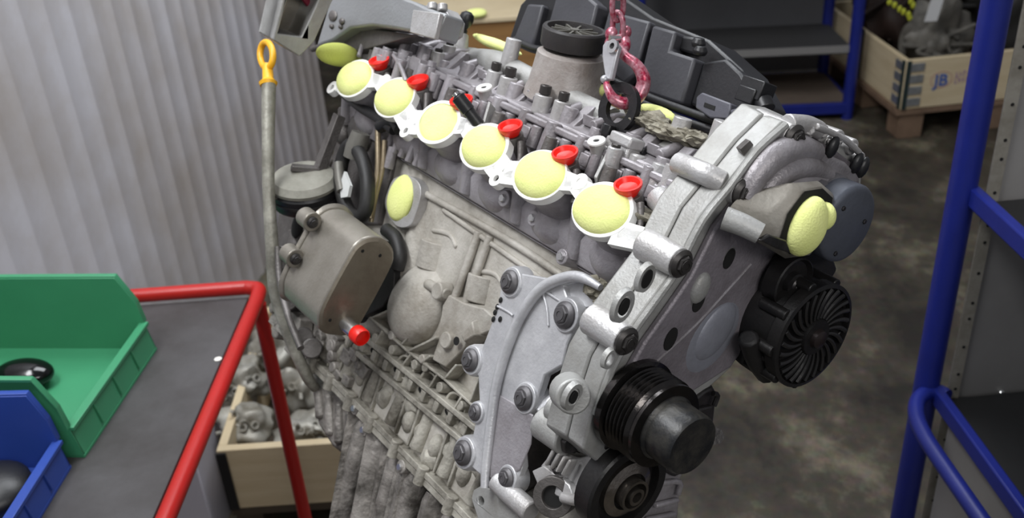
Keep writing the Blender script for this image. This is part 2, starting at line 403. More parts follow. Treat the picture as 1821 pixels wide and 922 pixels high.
# --- oil pan
mb = MB(); N = 90; top = []; bot = []
for i in range(N+1):
    t_ = i/N; x = -.02+.318*t_; xb = -.02+.272*t_; wv = 1.6*math.sin(i*.36)+.6*math.sin(i*.83+1); top.append(V((x, -.044+.008*wv, -.352))); bot.append(V((xb, -.046+.011*wv+.004*math.sin(i*1.9), -.50)))
for k in range(8):
    xx = .005+k*.038; pr_ = .94 if k % 2 else 1.0
    mb.lathe(V((xx+.006, -.050, -.356)), V((-.10, -.02, -1)), [(.010, 0), (.014*pr_, .012), (.0145*pr_, .06), (.0135, .11), (.012, .145)], 18, (1.0, 1.25), V((1, 0, 0)))
vs = top+bot+[v+V((0, -.075, 0)) for v in top]+[v+V((0, -.06, 0)) for v in bot]; n = N+1
fs = [[i, i+1, n+i+1, n+i] for i in range(N)]+[[n+i, n+i+1, 3*n+i+1, 3*n+i] for i in range(N)]+[[N, 2*n+N, 3*n+N, n+N], [0, n, 3*n, 2*n]]+[[2*n+i, 3*n+i, 3*n+i+1, 2*n+i+1] for i in range(N)]
mb.vf(vs, fs)

pan = eng.part('oil_pan', mb, PAN, ang=60)
mb = MB(); mb.prism([P(x, y, 'Y', -.046) for x, y in ((545, 650), (575, 668), (652, 735), (640, 765), (640, 800), (612, 812), (590, 795), (565, 755))], (0, -.05, 0), .97)
for x0_, y0_, x1_, y1_ in ((566, 690, 572, 745), (585, 700, 590, 775), (603, 715, 606, 790), (622, 730, 622, 795)): mb.tube([P(x0_, y0_, 'Y', -.044), P(x1_, y1_, 'Y', -.048)], [.005, .008], 10)
sub(pan, 'pan_step', mb, PAN, bevel=.004)
for x, y in ((630, 727), (646, 765), (712, 831)):
    p = P(x, y, 'Y', -.028); m2 = MB().cyl(p-V((0, .014, 0)), p, .0085, .0075); sub(pan, 'boss', m2, PAN, bevel=.001)
    ebolt(p, NY, .0042, STEEL, 'hex')
# --- cylinder head
mb = MB()
prof = [(-.036, -.064), (-.027, -.040), (-.034, -.012), (-.050, .012), (-.066, .022), (-.19, .030), (-.17, -.064)]
mb.prism([V((-.066, y, z)) for y, z in prof], (.552, 0, 0))
mb.box((.19, -.14, -.066), (.235, 0, 0), (0, .1, 0), (0, 0, .0014))
head = eng.part('cylinder_head', mb, ALUP, bevel=.003)
mb = MB(); rnd = random.Random(5)
PX = [(1070, 372), (958, 311), (860, 260), (778, 217), (701, 173), (630, 139)]
PC = [P(x, y, 'F') for x, y in PX]
for i, c in enumerate(PC):
    a = V((1, 0, 0))
    mb.lathe(c-NF*.008, -NF, [(.0275, 0), (.026, .012), (.029, .03), (.034, .06)], 28, (1.15, .86), a)        # runner
    mb.ell(c+V((.0, -.046, -.043)), (.034, 0, 0), (0, .024, 0), (0, 0, .022), 20)
    mb.tube([c+V((.045, -.028, -.018)), c+V((.045, -.034, -.060))], [.012, .007], 12)
for x, y, r in ((895, 353, .0085), (947, 388, .008), (998, 457, .0075), (745, 262, .007), (1085, 440, .008)):
    p = P(x, y, 'Y', -.024); mb.cyl(p-V((0, .02, 0)), p, r*1.25, r, 18)
mb.tube([P(700, 262, 'Y', -.03), P(690, 300, 'Y', -.03)], .006, 10)
for k in range(6): mb.tube([V((.40-k*.016, -.034, -.015)), V((.40-k*.016, -.030, -.062))], .0045, 8)
sub(head, 'port_runner', mb, ALUP, bevel=.0008, ang=50)
for x, y in ((895, 353), (947, 388), (998, 457)): bolt(P(x, y, 'Y', -.0238), NY, .0042, STEEL, head, 'hex')
# flange: rings, webs, ears in one machined face
mb = MB(); U = V((1, 0, 0))
def circ(c, r, sx=1.0, sy=1.0, n=36, a=U, b=WF): return [c+a*(r*sx*math.cos(2*math.pi*i/n))+b*(r*sy*math.sin(2*math.pi*i/n)) for i in range(n)]
RA, RB, FA, FB = .0340, .0258, .0300, .0218
for c in PC: mb.plate([circ(c, 1, RA, RB), circ(c, 1, FA, FB)], -NF*.009)
def web(p, q, w0, w1, z=.0004):
    d = (q-p).normalized(); s_ = d.cross(NF).normalized()
    mb.prism([p+s_*w0-NF*z, q+s_*w1-NF*z, q-s_*w1-NF*z, p-s_*w0-NF*z], -NF*.0075)
def Fp(x, y): return P(x, y, 'F')
ears = [(1143, 432), (1030, 323), (882, 317), (838, 222), (721, 232), (683, 143), (590, 155)]
for i in range(5):
    c, d = PC[i], PC[i+1]; dr = (d-c).normalized()
    up = (i % 2 == 0); mid = (c+d)*.5+(-WF if up else WF)*.009
    web(c+dr*.030+(-WF if up else WF)*.006, mid, .010, .008); web(mid, d-dr*.030+(-WF if up else WF)*.006, .008, .010)
for x, y in ears: mb.plate([circ(Fp(x, y), .0085, n=22), circ(Fp(x, y), .0034, n=22)], -NF*.009)
web(PC[0]+WF*.015-U*.026, Fp(1143, 432)+U*.006, .009, .0085); web(Fp(1143, 432), Fp(1170, 448), .008, .006); web(PC[0]+WF*.008-U*.030, Fp(1160, 425), .008, .008)
for (ex, ey), c, sg in (((1030, 323), PC[0], -1), ((1030, 323), PC[1], -1), ((882, 317), PC[1], 1), ((882, 317), PC[2], 1), ((838, 222), PC[2], -1), ((838, 222), PC[3], -1), ((721, 232), PC[3], 1), ((721, 232), PC[4], 1), ((683, 143), PC[4], -1), ((683, 143), PC[5], -1), ((590, 155), PC[5], 1)):
    e = Fp(ex, ey); q = e+(c-e).normalized()*((c-e).length-.028); p = e+(c-e).normalized()*.006; web(p, q, .006, .009)
fl = sub(head, 'intake_flange', mb, WFL, bevel=.0005, ang=30)
mb = MB()
for x, y in ears: mb.cyl(Fp(x, y)-NF*.004, Fp(x, y)-NF*.009, .0034, seg=14)
for c in PC: mb.lathe(c-NF*.019, NF, [(.0275, 0), (.0275, .001)], 24, (1.08, .80), U)
sub(head, 'bore', mb, HOLE)
# valley between flange and cam carrier: injector wells with curved walls
mb = MB(); CP = [(1118, 338), (1006, 281), (909, 233), (822, 187), (745, 150), (676, 115)]
CC = [P(x, y, 'D', .012) for x, y in CP]
for i, c in enumerate(CC):
    mb.cyl(c-ND*.045, c-ND*.004, .0125, .011, 20)
    w_ = [c+V((-.014, -.004, -.006)), c+V((-.024, -.002, -.020)), c+V((-.030, .000, -.034))]
    mb.tube(w_, [.0034, .003, .0028], 10)
    mb.cyl(c+V((.040, -.012, -.02)), c+V((.040, -.012, .010)), .007, .006, 14)
mb.prism([P(x, y, 'D', -.012) for x, y in ((1120, 345), (1190, 395), (1175, 425), (1105, 425))], -ND*.01)
sub(head, 'injector_boss', mb, ALUD, bevel=.0008, ang=45)
mb = MB(); mb.lump(P(1150, 385, 'D', -.012), .022, .35, 3, 2, (1, 1, .25)); 
sub(head, 'deposit', mb, DIRT, label='olive brown dirt caked beside the nearest port')
# --- cam carrier: stepped deck along the head
mb = MB()
def Dp(x, y, c=.015): return P(x, y, 'D', c)
prof = [(-.040, .016), (-.040, .034), (-.046, .036), (-.046, .046), (-.060, .050), (-.072, .062), (-.105, .066), (-.185, .060), (-.2, .02), (-.16, .0)]
mb.prism([V((-.060, y, z)) for y, z in prof], (.56, 0, 0))
mb.box((.22, -.041, .040), (.28, 0, 0), (0, .0045, 0), (0, 0, .0035))
cam_c = eng.part('cam_carrier', mb, ALUP, bevel=.0018)
mb = MB(); rnd = random.Random(11)
for k in range(13):
    x = -.045+k*.0455; big = (k % 2 == 0)
    mb.cyl((x, -.040, .012), (x, -.040, .046), .0085 if big else .0065, .0075 if big else .006, 16)
    mb.cyl((x+.018, -.037, .014), (x+.018, -.037, .036), .006, .0055, 14)
    mb.cyl((x+.004, -.058, .040), (x+.004, -.058, .064 if big else .056), .0085, .0075, 16)
    mb.box((x+.030, -.037, .026), (.006, 0, 0), (0, .004, 0), (0, 0, .006))
    mb.prism([V((x-.012, -.052, .046)), V((x-.012, -.100, .062)), V((x-.012, -.100, .074)), V((x-.012, -.072, .072))], (.014, 0, 0), .85)   # cam cap humps
    mb.tube([V((x+.010, -.055, .056)), V((x+.010, -.085, .070)), V((x+.010, -.12, .066))], .0055, 10)
    if rnd.random() < .6: mb.box((x+.022, -.066, .058), (.008, 0, 0), (0, .008, 0), (0, .002, .005))
sub(cam_c, 'boss', mb, ALUP, bevel=.001, ang=45)
mb = MB()
for k in range(5):
    x = .02+k*.09; mb.lathe(V((x, -.095, .058)), (.0, .35, 1), [(.021, 0), (.020, .010), (.014, .016), (.004, .018)], 22, (1.35, 1))
mb.tube([V((.11, -.085, .066)), V((.20, -.080, .070)), V((.30, -.080, .072)), V((.36, -.09, .07))], [.012, .011, .016, .010], 16)
sub(cam_c, 'rounded_hump', mb, LALU, ang=50)
for x, y, r, kd in ((906, 133, .0062, 'cap'), (881, 122, .0055, 'cap'), (968, 165, .006, 'cap'), (1001, 176, .0055, 'cap'), (1095, 258, .0045, 'hex'), (780, 88, .005, 'hex'), (800, 76, .005, 'hex')):
    p = Dp(x, y+4, .020); ax = V((0, .15, 1)); m2 = MB().cyl(p-ax*.024, p, r*1.75, r*1.5, 18); sub(cam_c, 'bolt_column', m2, ALU, bevel=.001); bolt(p, ax, r, BOLT, cam_c, kd)
# bright lugs with a hole
for x, y in ((861, 158), (1061, 253)):
    p = P(x, y, 'D', .018); m2 = MB().lathe2(p, ND, [(.003, 0), (.0085, 0), (.0085, .0022), (.003, .0022)], 22); sub(cam_c, 'lug', m2, WFL, bevel=.0004); sub(cam_c, 'lug_post', MB().cyl(p-ND*.016, p-ND*.0003, .0072), ALU)
    sub(cam_c, 'bore', MB().cyl(p-ND*.001, p+ND*.0008, .003), HOLE)
# wedge ribs rising from the valley
for x0, y0, x1, y1 in ((1082, 262, 1056, 314), (712, 95, 700, 125), (868, 180, 858, 215)):
    p, q = P(x0, y0, 'D', .016), P(x1, y1, 'D', .006); m2 = MB(); m2.prism([p, q, q-ND*.02, p-ND*.02+V((.0, -.02, 0))], (-.004, 0, 0)); sub(cam_c, 'wedge_rib', m2, LALU, bevel=.0006)
# sensor block in front of the lifting eye
mb = MB()
c = P(1102, 285, 'Y', -.052)
mb.box(c, (.016, 0, 0), (0, .011, 0), (0, 0, .018)); mb.box(c+V((-.004, .004, .019)), (.014, 0, 0), (0, .010, 0), (0, 0, .005)); mb.box(c+V((.012, .012, -.006)), (.005, 0, 0), (0, .003, 0), (0, 0, .014)); mb.cyl(c+V((-.02, 0, -.03)), c+V((-.02, 0, .012)), .008); mb.cyl(c+V((-.035, .002, -.02)), c+V((-.035, .002, .006)), .007)
sub(cam_c, 'bearing_cap', mb, ALU, bevel=.002)
# rough, dirty deck near the front
mb = MB()
for i in range(9):
    mb.lump(Dp(1140+i*13, 205+i*6+rnd.uniform(-4, 10), .014), .015, .6, 2.3, i, (1, 1, .45), 3)
sub(cam_c, 'deposit', mb, DIRT)
mb = MB()
p = Dp(1281, 262, .02); ax = V((0, .1, 1)); mb.cyl(p-ax*.02, p+ax*.022, .0135, .0125, 24)
p = Dp(1211, 225, .02); mb.cyl(p-ax*.015, p+ax*.008, .0095, .0085, 20)
p = Dp(904, 112, .02); mb.cyl(p-ax*.02, p+ax*.026, .009, .0085, 20)
mb.cyl(P(815, 112, 'Y', -.085), P(819, 62, 'Y', -.085), .0115, .0095, 20)
sub(cam_c, 'round_post', mb, ALU, bevel=.0008)
p = P(820, 62, 'Y', -.085)
sub(cam_c, 'ball_stud', MB().lathe(p-V((0, 0, .004)), (0, 0, 1), [(.006, 0), (.006, .010), (.0045, .012), (.0075, .017), (.009, .023), (.0075, .029), (.003, .032)], 20), BPLD)
for x, y in ((1028, 320), (1320, 344)): pass
# pipe boss running to the front case
mb = MB()
mb.tube([P(1205, 290, 'X', -.05), P(1250, 308, 'X', -.08), P(1285, 325, 'X', -.094)], .0092, 16, 4)
mb.tube([P(1170, 352, 'D', .004), P(1200, 382, 'D', .004)], .011, 14); mb.cyl(P(1195, 320, 'Y', -.046)-V((0,0,.012)), P(1195, 320, 'Y', -.046)+V((0,0,.012)), .010); mb.cyl(P(1170, 312, 'Y', -.046)-V((0,0,.012)), P(1170, 312, 'Y', -.046)+V((0,0,.010)), .008)
sub(cam_c, 'pipe_boss', mb, ALU, ang=50, bevel=.0008)
# --- filler neck
mb = MB(); base = P(1008, 152, 'D', .012); tip = P(1021, 60, 'D', .012)
ax = V((0, .12, 1)).normalized()
p0 = P(1006, 155, 'Y', -.095); ax = (P(1021, 60, 'Y', -.079)-p0); hN = ax.length; ax.normalize()
mb.lathe(p0-ax*.01, ax, [(.044, 0), (.040, .012), (.0370, .03), (.0350, .045), (.0325, hN-.010), (.0295, hN-.008)], 40)
neck = eng.part('filler_neck', mb, mat('stained_neck_casting', (176, 170, 166), .5, .3, (140, 128, 120), .7, 40, .3, 300), ang=30)
mb = MB(); mb.lathe2(p0+ax*(hN-.014), ax, [(.0265, .002), (.0322, 0), (.0332, .002), (.0332, .018), (.032, .020), (.0285, .020), (.0275, .016)], 40)
sub(neck, 'rubber_collar', mb, mat('collar_rubber', (46, 44, 45), .5, 0, (60, 57, 55), .5, 50), ang=30)
mb = MB(); mb.cyl(p0+ax*(hN-.008), p0+ax*(hN-.002), .0272)
for k in range(10):
    t = k*math.pi/5; a, b, c = frame(ax); d = a*math.cos(t)+b*math.sin(t); mb.bar(p0+ax*(hN)+d*.004, p0+ax*(hN)+d*.024, ax, .002, .008)
mb.cyl(p0+ax*(hN-.003), p0+ax*(hN+.005), .005)
sub(neck, 'inner_grid', mb, mat('neck_grid_plastic', (88, 86, 80), .6))
# --- lifting eye
mb = MB(); yl = -.068
cc = P(1105, 194, 'Y', yl); ro, ri = .0245, .0145
AZ = V((0, 0, 1)); out = []
for i in range(28):
    t = math.radians(-42+i*264/27); out.append(cc+V((-math.cos(t), 0, math.sin(t)))*ro)
out = out + Yp([(1084, 218), (1082, 236), (1105, 248), (1130, 250), (1134, 236)], yl)
inner = [cc+V((-math.cos(2*math.pi*i/26), 0, math.sin(2*math.pi*i/26)))*ri for i in range(26)]
mb.plate([out, inner], (0, .006, 0))
eye = eng.part('lifting_eye', mb, mat('black_eye_steel', (34, 33, 35), .35, .4, (60, 58, 58), .4, 60), bevel=.001)
mb = MB(); p = P(1110, 243, 'Y', yl); mb.box(p+V((-.010, .0, -.004)), (.030, 0, 0), (0, .012, 0), (0, 0, .003)); mb.cyl(p+V((.012, .012, -.004)), p+V((.012, .012, .006)), .007, seg=6); mb.cyl(P(1058, 135, 'Y', -.11)-V((0,0,.006)), P(1058, 135, 'Y', -.11)+V((0,0,.004)), .014)
sub(eye, 'eye_foot', mb, BPLD, bevel=.001)
# --- top rear silver casting (open rectangular flange and arm)
mb = MB(); yc = -.03
Q = lambda pts, c=yc: [P(x, y, 'X', c) for x, y in pts]
xa = .47
o_ = Q([(506, -16), (486, 71), (533, 101), (560, 72), (600, -18)], xa); i_ = Q([(514, -14), (494, 60), (536, 66), (556, 24), (572, -14)], xa)
mb.plate([o_, i_], (.012, 0, 0))
mb.plate([[v+V((.012, 0, 0)) for v in o_], [v+V((.012, 0, 0)) for v in i_]], (.03, 0, 0))
arm = eng.part('outlet_casting', mb, LALU, bevel=.0015)
sub(arm, 'outlet_throat', MB().prism([v+V((.036, 0, 0)) for v in o_], (.004, 0, 0), .98), COOL)
mb = MB()
mb.prism([P(x, y, 'Y', -.005) for x, y in ((596, -30), (562, 82), (590, 72), (622, 50), (660, 45), (700, 50), (742, 58), (776, 69), (792, 24), (760, 14), (735, 2), (690, -14))], (0, -.03, 0), .98)
sub(arm, 'arm', mb, mat('satin_casting', (158, 160, 162), .4, .5, (138, 138, 138), .5, 14, .2), bevel=.003)
mb = MB(); mb.prism([P(x, y, 'Y', -.004) for x, y in ((742, 20), (790, 26), (780, 72), (736, 60))], (0, .006, 0)); mb.prism([P(x, y, 'Y', -.02) for x, y in ((745, 14), (760, 8), (790, 14), (796, 24), (802, 34), (798, 58), (784, 68), (760, 60))], (0, -.02, 0))
for x, y in ((769, 10), (787, 12)): mb.cyl(P(x, y+8, 'Y', -.012), P(x, y-4, 'Y', -.012), .0055)
sub(arm, 'clamp_block', mb, ALU, bevel=.001)
mb = MB()
for x, y, r in ((592, 28, .010), (608, 38, .006), (590, 47, .0045), (606, 48, .004)): mb.ell(P(x, y, 'Y', -.004), (r, 0, 0), (0, .003, 0), (0, 0, r*.7), 14)
sub(arm, 'cast_dimple', mb, ALUD)
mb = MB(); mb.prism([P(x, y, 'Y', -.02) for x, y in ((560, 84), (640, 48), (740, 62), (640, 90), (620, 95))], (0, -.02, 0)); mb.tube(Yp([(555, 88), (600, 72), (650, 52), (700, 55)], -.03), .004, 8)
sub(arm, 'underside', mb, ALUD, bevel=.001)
mb = MB(); mb.tube([P(540, -5, 'X', xa+.02), P(555, 15, 'X', xa+.02), P(566, 30, 'X', xa+.02)], .004, 8)
sub(arm, 'hose_stub', mb, mat('dark_red_hose', (120, 30, 50), .5))
# --- small casting cluster at rear of head
mb = MB(); rnd = random.Random(21)
for k in range(26):
    x = 660+rnd.uniform(0, 120); y = 70+(x-660)*.35+rnd.uniform(-12, 40); p = P(x, y, 'D', .012)
    if k % 3: mb.cyl(p-V((0, 0, .012)), p+V((0, 0, rnd.uniform(.004, .014))), rnd.uniform(.004, .008), seg=12)
    else: mb.box(p, (rnd.uniform(.004, .010), 0, 0), (0, .006, 0), (0, 0, rnd.uniform(.005, .012)))
mb.tube([P(700, 98, 'D', .02), P(712, 118, 'D', .02), P(722, 145, 'D', .014)], .0028, 8)
mb.tube([P(650, 62, 'D', .02), P(638, 100, 'D', .01)], .003, 8)
sub(cam_c, 'small_boss', mb, ALUP, bevel=.0008)
# black pin standing by the third port
mb = MB(); p, q = P(852, 222, 'D', .006), P(812, 170, 'D', .035)
mb.tube([p, p*.5+q*.5, q], [.0062, .0062, .0045], 14, 4); mb.lathe(p*.55+q*.45, q-p, [(.0055, 0), (.0072, .001), (.0072, .018), (.0055, .019)], 14)
pin = eng.part('guide_pin', mb, BPLD, ang=40); sub(pin, 'pin_tip', MB().cyl(q, q+(q-p).normalized()*.003, .0032), STEEL)

# --- timing case
Xc = -.100
def Xp(pts, c=Xc): return [P(x, y, 'X', c) for x, y in pts]
outl = [(1392, 216), (1345, 262), (1290, 330), (1245, 385), (1197, 482), (1165, 524), (1118, 587), (1080, 654), (1050, 745), (1036, 800), (1080, 840), (1150, 800), (1215, 720), (1262, 690), (1300, 655), (1322, 620), (1345, 560), (1400, 470), (1470, 420), (1500, 360), (1532, 330), (1534, 296), (1505, 262), (1470, 240), (1430, 222)]
mb = MB(); mb.prism([v for v in Xp(outl)], (.020, 0, 0)); o2 = Xp(outl, -.0985)
mb.prism([v+V((.0215, 0, 0)) for v in Xp(outl)], (.024, 0, 0), 1.02)
case = eng.part('timing_case', mb, LALU, bevel=.002)
face = [(1398, 236), (1352, 284), (1305, 345), (1262, 400), (1218, 488), (1182, 540), (1135, 606), (1100, 668), (1078, 730), (1085, 770), (1150, 745), (1212, 700), (1290, 650), (1314, 618), (1336, 555), (1385, 470), (1460, 410), (1490, 350), (1522, 326), (1518, 292), (1470, 256), (1430, 238)]
mb = MB(); mb.prism(Xp(face), (-.0065, 0, 0), .985)
cover = eng.part('timing_cover', mb, mat('brownish_purple_casting', (142, 136, 142), .48, .35, (92, 86, 88), .85, 14, .3, 350), bevel=.002)
# bead along the face edge
mb = MB(); mb.tube(Xp([(1398, 222), (1345, 270), (1296, 335), (1250, 392), (1206, 478), (1172, 528), (1126, 592), (1088, 658), (1060, 738)], -.103), .0032, 8, 3)
mb.tube(Xp([(1370, 226), (1325, 262), (1276, 322), (1232, 372)], -.066), .0035, 8, 3)
sub(case, 'edge_bead', mb, LALU)
mb = MB(); mb.tube(Xp([(1404, 226), (1396, 236), (1374, 252), (1345, 270), (1330, 292), (1312, 306), (1296, 330), (1268, 355), (1256, 372), (1218, 440)], -.089), .0011, 6, 3)
sub(case, 'gasket_line', mb, BPLD)
# bosses with bolts on the face edge
def bosscyl(par, x, y, x0, r=.0125, br=.0118, c=-.106, back=.040, mt=None):
    p = P(x, y, 'X', c); m2 = MB(); m2.lathe(p, V((1, 0, 0)), [(r*.95, 0), (r, .003), (r*1.1, back)], 22); sub(par, 'bolt_boss', m2, mt or ALU, bevel=.001); bolt(p, NX, br, BOLT, par)
for x, y in ((1410, 246), (1320, 342), (1209, 468), (1112, 606)): bosscyl(case, x, y, 0)
mb = MB()
for x, y, r in ((1150, 496, .011), (1242, 524, .011), (1190, 603, .0085), (1020, 707, .011), (1085, 640, .008), (1296, 458, .009), (1110, 546, .013)):
    mb.lathe2(P(x, y, 'X', -.106), NX, [(r*.6, -.004), (r*1.0, -.004), (r*.9, .0005), (r*.6, .0005)], 22, (.8, 1.15))
mb.ell(P(1244, 512, 'X', -.106), (.006, 0, 0), (0, .010, 0), (0, 0, .014), 18)
sub(cover, 'hole_rim', mb, LALU)
mb = MB()
for x, y, r in ((1150, 496, .0065), (1242, 536, .008), (1192, 603, .0085), (1020, 707, .0045), (1296, 460, .0075), (1110, 546, .006)):
    mb.lathe(P(x, y, 'X', -.1065), NX, [(r, -.001), (r, .0010)], 18, (.75, 1.2))
sub(cover, 'bore', mb, HOLE)
# domes and ridge on the face
mb = MB(); mb.ell(P(1270, 590, 'X', -.1055), (.006, 0, 0), (0, .017, .010), (0, -.012, .026), 28); mb.ell(P(1266, 600, 'X', -.1055), (.0025, 0, 0), (0, .025, .012), (0, -.015, .034), 28)
sub(cover, 'long_dome', mb, mat('blue_grey_casting', (146, 148, 158), .5, .3, (112, 112, 120), .6, 20), ang=60)
mb = MB(); mb.tube(Xp([(1335, 470), (1290, 520), (1235, 580), (1160, 650), (1120, 690)], -.1062), .0013, 8, 3)
sub(cover, 'face_ridge', mb, ALUP)
# concentric arcs on the upper cover
mb = MB()
mb.tube(Xp([(1322, 352), (1345, 310), (1378, 276), (1418, 262), (1450, 272)], -.107), [.010, .011, .012, .011, .009], 16, 5)
mb.tube(Xp([(1346, 365), (1368, 328), (1400, 302), (1435, 296), (1470, 312)], -.110), [.008, .010, .011, .010, .008], 16, 5)
mb.tube(Xp([(1362, 380), (1388, 342), (1420, 322), (1455, 322), (1485, 338)], -.107), [.010, .012, .012, .012, .010], 16, 5)
mb.prism(Xp([(1340, 380), (1365, 320), (1410, 275), (1450, 262), (1500, 285), (1525, 310), (1515, 330), (1470, 335), (1430, 400), (1380, 400)], -.104), (-.006, 0, 0), .9)
sub(cover, 'cast_arc', mb, ALUP, ang=60)
mb = MB()
for x, y, r in ((1440, 232, .011), (1465, 238, .009), (1492, 248, .010), (1518, 262, .009), (1530, 285, .009), (1475, 252, .006)):
    mb.cyl(P(x, y, 'X', -.104), P(x, y, 'X', -.104)+V((.018, 0, 0)), r*.8, seg=16); mb.cyl(P(x, y, 'X', -.107), P(x, y, 'X', -.104), r*.42, seg=6)
mb.tube(Xp([(1452, 225), (1478, 236), (1505, 250), (1528, 272)], -.108), .003, 8, 3); mb.tube(Xp([(1400, 220), (1432, 222), (1456, 232)], -.10), .008, 12, 3)
sub(case, 'edge_lug', mb, ALU, bevel=.001, ang=45)
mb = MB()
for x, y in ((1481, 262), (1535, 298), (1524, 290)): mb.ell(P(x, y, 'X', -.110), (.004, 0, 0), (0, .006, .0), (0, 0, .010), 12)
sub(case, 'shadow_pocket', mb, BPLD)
mb = MB(); p = P(1322, 268, 'X', -.09); mb.prism(Xp([(1308, 262), (1326, 246), (1334, 256), (1350, 268), (1322, 290), (1314, 272)], -.088), (-.008, .004, 0)); sub(case, 'sensor_clip', mb, ALUD, bevel=.0008)
# outlet duct with foam
mb = MB()
r0 = [P(x, y, 'X', -.110) for x, y in ((1290, 380), (1308, 356), (1345, 338), (1380, 352), (1388, 380), (1360, 410), (1320, 412), (1296, 402))]
r1 = [P(x, y, 'X', -.142) for x, y in ((1386, 425), (1400, 380), (1430, 340), (1462, 335), (1480, 352), (1474, 400), (1440, 448), (1402, 452))]
r2 = [P(x, y, 'X', -.130) for x, y in ((1350, 428), (1365, 378), (1402, 325), (1455, 320), (1485, 345), (1478, 405), (1440, 455), (1395, 462))]
n = 8; mb.vf(r0+r2+r1, [[i, (i+1) % n, n+(i+1) % n, n+i] for i in range(n)]+[[n+i, n+(i+1) % n, 2*n+(i+1) % n, 2*n+i] for i in range(n)]+[[2*n+i for i in range(n)]])
duct = eng.part('outlet_duct', mb, mat('duct_casting', (140, 136, 128), .5, .35, (104, 98, 88), .7, 30), bevel=.003, ang=60)
sub(duct, 'duct_mouth', MB().prism([v+V((-.0006, 0, 0)) for v in r1], (-.001, 0, 0), .9), HOLE)
mb = MB(); mb.tube([P(1288, 388, 'X', -.118), P(1320, 400, 'X', -.130), P(1352, 416, 'X', -.142)], [.0092, .0088, .0082], 18, 3)
sub(duct, 'side_tube', mb, LALU, ang=50)
mb = MB(); mb.prism(Xp([(1345, 425), (1362, 415), (1392, 425), (1400, 448), (1375, 440)], -.145), (-.004, 0, 0)); sub(duct, 'clamp_lip', mb, DSTEEL, bevel=.001)
# round slate cover
c = P(1510, 400, 'X', -.14)
mb = MB(); mb.lathe(c, V((1, 0, 0)), [(.030, -.001), (.0335, .001), (.0345, .003), (.0345, .020)], 44)
rc = eng.part('round_cover', mb, SLATE, ang=35)
mb = MB(); mb.lathe(c+V((.020, 0, 0)), V((1, 0, 0)), [(.034, 0), (.036, .004), (.036, .04), (.030, .05)], 44); mb.tube([c+V((.02, .028, .020)), c+V((.05, .02, .02))], .008, 10)
sub(rc, 'cover_body', mb, mat('cover_body_casting', (116, 114, 118), .5, .4, (80, 78, 80), .6, 20), ang=35)
for dy, dz in ((.020, .012), (-.018, .006), (.004, -.026)): bolt(c+V((-.001, dy, dz)), NX, .0022, DSTEEL, rc, 'hex')
# idler pulley
def pulley(name, px, py, x, prof, m=BLACKM, seg=44, **k):
    c = P(px, py, 'X', x); mb = MB(); mb.lathe(c, NX, prof, seg); return eng.part(name, mb, m, ang=25, **k), c
bk = MB(); bk.prism(Xp([(1345, 560), (1360, 500), (1385, 455), (1440, 440), (1480, 450), (1490, 480), (1455, 540), (1420, 610), (1390, 670), (1350, 672), (1318, 650)], -.112), (.04, 0, 0), .9)
bk.tube(Xp([(1330, 600), (1345, 640), (1365, 668)], -.125), .009, 10); bk.tube(Xp([(1385, 560), (1370, 610), (1352, 640)], -.13), .007, 10)
brk = eng.part('accessory_bracket', bk, mat('black_bracket_casting', (26, 25, 26), .55, .2, (40, 38, 38), .5, 40), bevel=.003)
idl, c = pulley('idler_pulley', 1412, 506, -.128, [(.024, -.014), (.024, .000), (.0225, .001), (.020, -.003), (.011, -.003), (.010, .002), (.005, .003), (.004, .001)])
bolt(c+NX*.002, NX, .006, DSTEEL, idl, 'flange', None)
# alternator with curved fan fins
mb = MB(); c = P(1446, 598, 'X', -.148)
mb.lathe(c, NX, [(.040, -.050), (.046, -.045), (.046, -.012), (.0485, -.010), (.0485, .001), (.045, .002), (.044, -.004), (.018, -.004), (.016, .004), (.010, .004)], 48)
alt = eng.part('alternator', mb, BLACKM, ang=25)
mb = MB()
for k in range(26):
    t = 2*math.pi*k/26; pts = []
    for j in range(5):
        rr = .017+.0265*j/4; tt = t+.28*(j/4)**1.4; pts.append(c+V((-.001, rr*math.cos(tt), rr*math.sin(tt))))
    mb.tube(pts, [.0012, .0016, .0020, .0022, .0022], 6, 2)
sub(alt, 'fan_fin', mb, mat('fin_metal', (46, 45, 45), .4, .4, (40, 38, 38), .5, 50))
sub(alt, 'hub', MB().lathe(c+NX*.003, NX, [(.009, 0), (.008, .005), (.004, .007)], 24), mat('hub_metal', (44, 36, 35), .4, .4))
mb = MB()
for k in range(9):
    t = 2*math.pi*k/9+.3; d = V((0, math.cos(t), math.sin(t))); mb.cyl(c+d*.047-NX*.03, c+d*.047-NX*.002, .0055, seg=10)
sub(alt, 'case_lug', mb, BLACKM, bevel=.001)
# ribbed belt pulley with hub
pr = [(.030, -.018)]
pr += [(.040, -.012), (.040, -.006)]
for k in range(6): pr += [(.0335, -.004+k*.0042), (.0372, -.002+k*.0042)]
pr += [(.0340, .0225), (.036, .024), (.036, .027), (.026, .028)]
belt, c = pulley('ribbed_pulley', 1142, 730, -.118, pr, mat('ribbed_pulley_black', (58, 56, 56), .2, .9, (84, 80, 76), .5, 50, .1), 56)
h = c+NX*.026
sub(belt, 'hub', MB().lathe(h, NX, [(.028, 0), (.0275, .003), (.0255, .005), (.0255, .028), (.024, .031), (.0005, .031)], 44), mat('hub_black', (25, 26, 28), .40, .1, (70, 67, 60), .6, 70, .15), ang=30)
